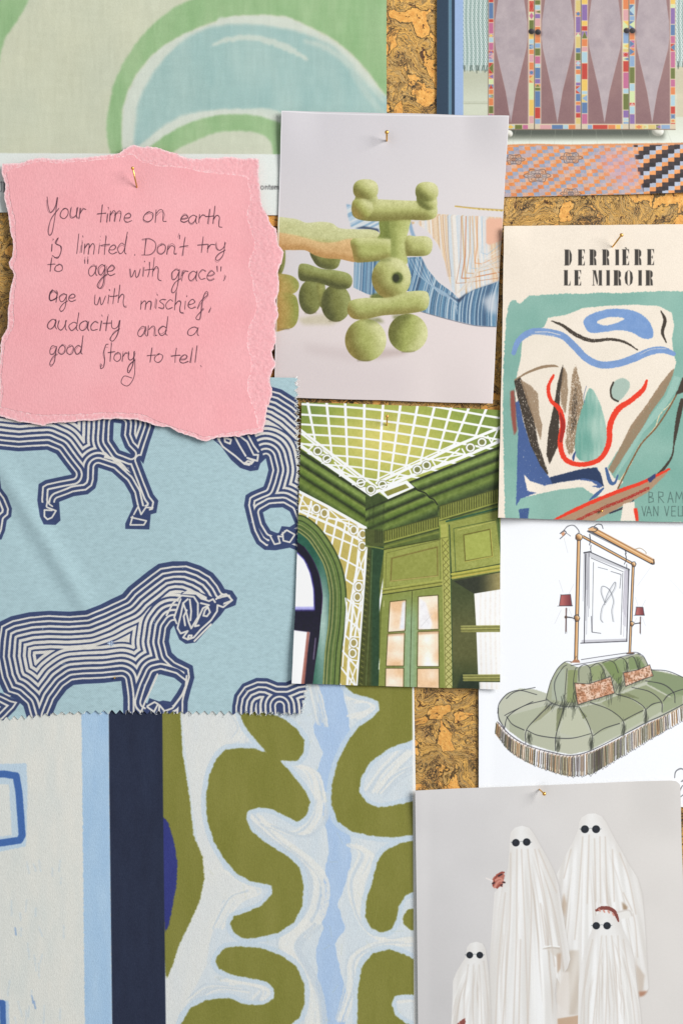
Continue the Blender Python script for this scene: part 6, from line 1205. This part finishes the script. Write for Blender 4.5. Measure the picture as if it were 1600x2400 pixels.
# ------------------------------------------------------------------ pink note: writing ply over a torn, lighter ply
def torn(P, amp, seed):
    P = np.array([(x*C3[2], 330+y*C3[2]) for x, y in P]); L = np.hypot(*(P[1:]-P[:-1]).T).sum(); n = int(L/2.4); Q = resample(spl(P, n=6), n); r = RS(seed)
    o = np.convolve(r.randn(n+9), np.ones(9)/9, 'valid')*3.0+r.randn(n+1)*.42+np.convolve(r.randn(n+3), np.ones(3)/3, 'valid')*.8
    d = np.gradient(Q, axis=0); d /= np.hypot(d[:, 0], d[:, 1])[:, None]; o[0] = o[-1] = 0
    Q[:, 0] += -d[:, 1]*o*amp; Q[:, 1] += d[:, 0]*o*amp; return Q
def note():
    cv = art_note(); c0 = (325, 685)
    root = empty('paper_note', W(*c0), 'torn pink handmade paper note with a handwritten message about ageing with mischief', 'note')
    T = [(22, 130), (70, 128), (120, 125), (170, 112), (230, 98), (300, 105), (420, 100), (560, 86), (630, 76), (655, 55), (710, 33), (760, 42), (800, 40), (870, 58), (930, 73), (960, 90), (1040, 103), (1100, 100), (1210, 92), (1270, 106), (1320, 100), (1355, 104)]
    R = [(1355, 104), (1362, 140), (1358, 200), (1370, 280), (1375, 340), (1400, 390), (1420, 440), (1450, 475), (1465, 550), (1492, 595), (1478, 650), (1462, 690), (1466, 760), (1462, 810), (1450, 850), (1464, 920), (1446, 985), (1452, 1050), (1430, 1120), (1445, 1180), (1420, 1250), (1427, 1330), (1412, 1390), (1395, 1450), (1385, 1528)]
    B = [(-10, 1440), (80, 1470), (180, 1490), (220, 1497), (300, 1482), (440, 1475), (540, 1466), (640, 1462), (740, 1470), (830, 1500), (900, 1508), (950, 1538), (1020, 1556), (1080, 1577), (1150, 1560), (1250, 1550), (1340, 1540), (1385, 1528)]
    Lf = [(22, 130), (22, 180), (40, 240), (35, 300), (52, 380), (62, 440), (74, 520), (78, 600), (60, 655), (84, 715), (62, 800), (56, 900), (48, 990), (14, 1070), (14, 1150), (0, 1200), (12, 1300), (0, 1380), (-10, 1440)]
    def zf(X, Y):
        z = 19+1.6*np.sin(X/140+.4)+1.4*np.sin(Y/110)
        z = z+4*ss(560, 650, X)*ss(980, 560, Y)-3*E_(-(((X-318)/60)**2+((Y-405)/50)**2))+5*ss(930, 1030, Y)*ss(300, 480, X)
        return z
    torn_m = plain_mat('torn_pink_fibre', (234, 170, 176), rough=.95, noise_s=620., amp=.07, bump=.55, spec=.1)
    tE = [torn(T, .8, 1), torn(R, .8, 2), torn(B, .8, 3), torn(Lf, .8, 4)]; g = coons(*tE, 260, 270); rn = noise(271, 261, 2.2, seed=31, octv=3); rim = noise(271, 261, 30, seed=33)
    T2 = [(48, 172), (110, 150), (230, 118), (300, 128), (420, 122), (560, 108), (640, 98), (700, 90), (760, 118), (830, 140), (960, 152), (1060, 172), (1160, 186), (1240, 190), (1302, 205)]
    R2 = [(1302, 205), (1318, 300), (1296, 400), (1318, 470), (1340, 560), (1310, 640), (1328, 760), (1345, 880), (1312, 980), (1300, 1080), (1322, 1180), (1300, 1300), (1330, 1400), (1362, 1510)]
    B2 = [(14, 1398), (100, 1420), (200, 1438), (330, 1440), (440, 1436), (560, 1428), (680, 1432), (760, 1444), (850, 1480), (940, 1512), (1020, 1534), (1080, 1556), (1200, 1534), (1362, 1510)]
    L2 = [(48, 172), (60, 260), (70, 340), (92, 430), (96, 520), (100, 600), (84, 670), (100, 720), (84, 820), (86, 900), (78, 990), (40, 1080), (30, 1160), (20, 1240), (30, 1320), (14, 1398)]
    tI = [torn(T2, .8, 5), torn(R2, 1.0, 6), torn(B2, .6, 7), torn(L2, .7, 8)]; cv2 = art_torn(tE, tI)
    me = sheet_mesh('torn_edge', g, lambda X, Y: zf(X, Y)-.5+(rn-.5)*1.3, 1.5, cv2, c0); link('torn_edge', me, [print_mat('torn_edge', cv2, 'hand'), torn_m], root)
    g = coons(*tI, 260, 270)
    me = sheet_mesh('writing_ply', g, lambda X, Y: zf(X, Y)+.25, .6, cv, c0); link('writing_ply', me, [print_mat('writing_ply', cv, 'hand'), torn_m], root)
note()

# ------------------------------------------------------------------ brass pins
brass = plain_mat('brass', (226, 176, 96), rough=.24, metal=1, noise_s=2500., amp=.12, bump=.05, spec=.5)
def real(px, py, z): k = (DIST-z)/DIST; return (800+(px-800)*k, 1200+(py-1200)*k)      # a point seen at px, py that stands z off the wall
def rod(name, a, b, prof, parent, seg=14):
    """lathe along a->b (world vectors); prof = (distance along in layout units, radius)"""
    ax = (b-a).normalized(); s = ax.orthogonal().normalized(); t = ax.cross(s); vs = []; fs = []
    for d, r in prof:
        for k in range(seg): an = k/seg*2*math.pi; vs.append(tuple(a+ax*d*U+(s*math.cos(an)+t*math.sin(an))*r*U))
    n = len(prof)
    for i in range(n-1):
        for k in range(seg): fs.append((i*seg+k, i*seg+(k+1) % seg, (i+1)*seg+(k+1) % seg, (i+1)*seg+k))
    fs.append(tuple(range(seg))[::-1]); fs.append(tuple((n-1)*seg+k for k in range(seg)))
    me = bpy.data.meshes.new(name); me.from_pydata(vs, [], fs); me.polygons.foreach_set('use_smooth', [len(f) == 4 for f in fs]); return link(name, me, [brass], parent)
def pin(tip, head, zs, h, label, rs_=1.7, rh=4.4):
    tx, ty = real(*tip, zs); hx, hy = real(*head, zs+h); root = empty('brass_pin', W(tx, ty, zs), label, 'pin', 'small brass pins holding the papers')
    a = Vector((0, 0, 0)); b = W(hx, hy, zs+h)-W(tx, ty, zs); L = b.length/U; ax = b.normalized(); a0 = a-ax*22*U
    rod('shaft', a0, b, [(0, .3), (6, rs_*.8), (22, rs_), (L+20, rs_)], root)
    rod('head', a0, b, [(L+17, rs_*.9), (L+18, rh*.8), (L+19.5, rh), (L+21.5, rh*.97), (L+23.2, rh*.72), (L+24.2, rh*.35), (L+24.5, .2)], root)
pin((320, 433), (311, 393), 20, 30, 'brass pin leaning at the top of the pink note', 1.7, 4.0)
pin((906, 329), (906, 309), 10, 38, 'brass pin at the top of the green felt furniture photo', 2.1, 4.9)
pin((1437, 575), (1456, 550), 17, 36, 'brass pin slanting above the magazine cover title', 1.9, 4.6)
pin((906, 994), (907, 975), 13, 26, 'brass pin in the lattice ceiling of the library photo', 1.7, 3.9)
pin((1264, 1851), (1275, 1861), 11, 30, 'brass pin near the top edge of the grey costume card', 1.6, 4.6)
pin((269, 1588.5), (269.5, 1589), 7, 5, 'brass pin pushed into the belly of the lowest full horse', 1.6, 2.6)
pin((1409, 1197), (1409, 1198), 17, 5, 'brass pin in the red and brown bar at the foot of the magazine cover', 1.8, 3.4)
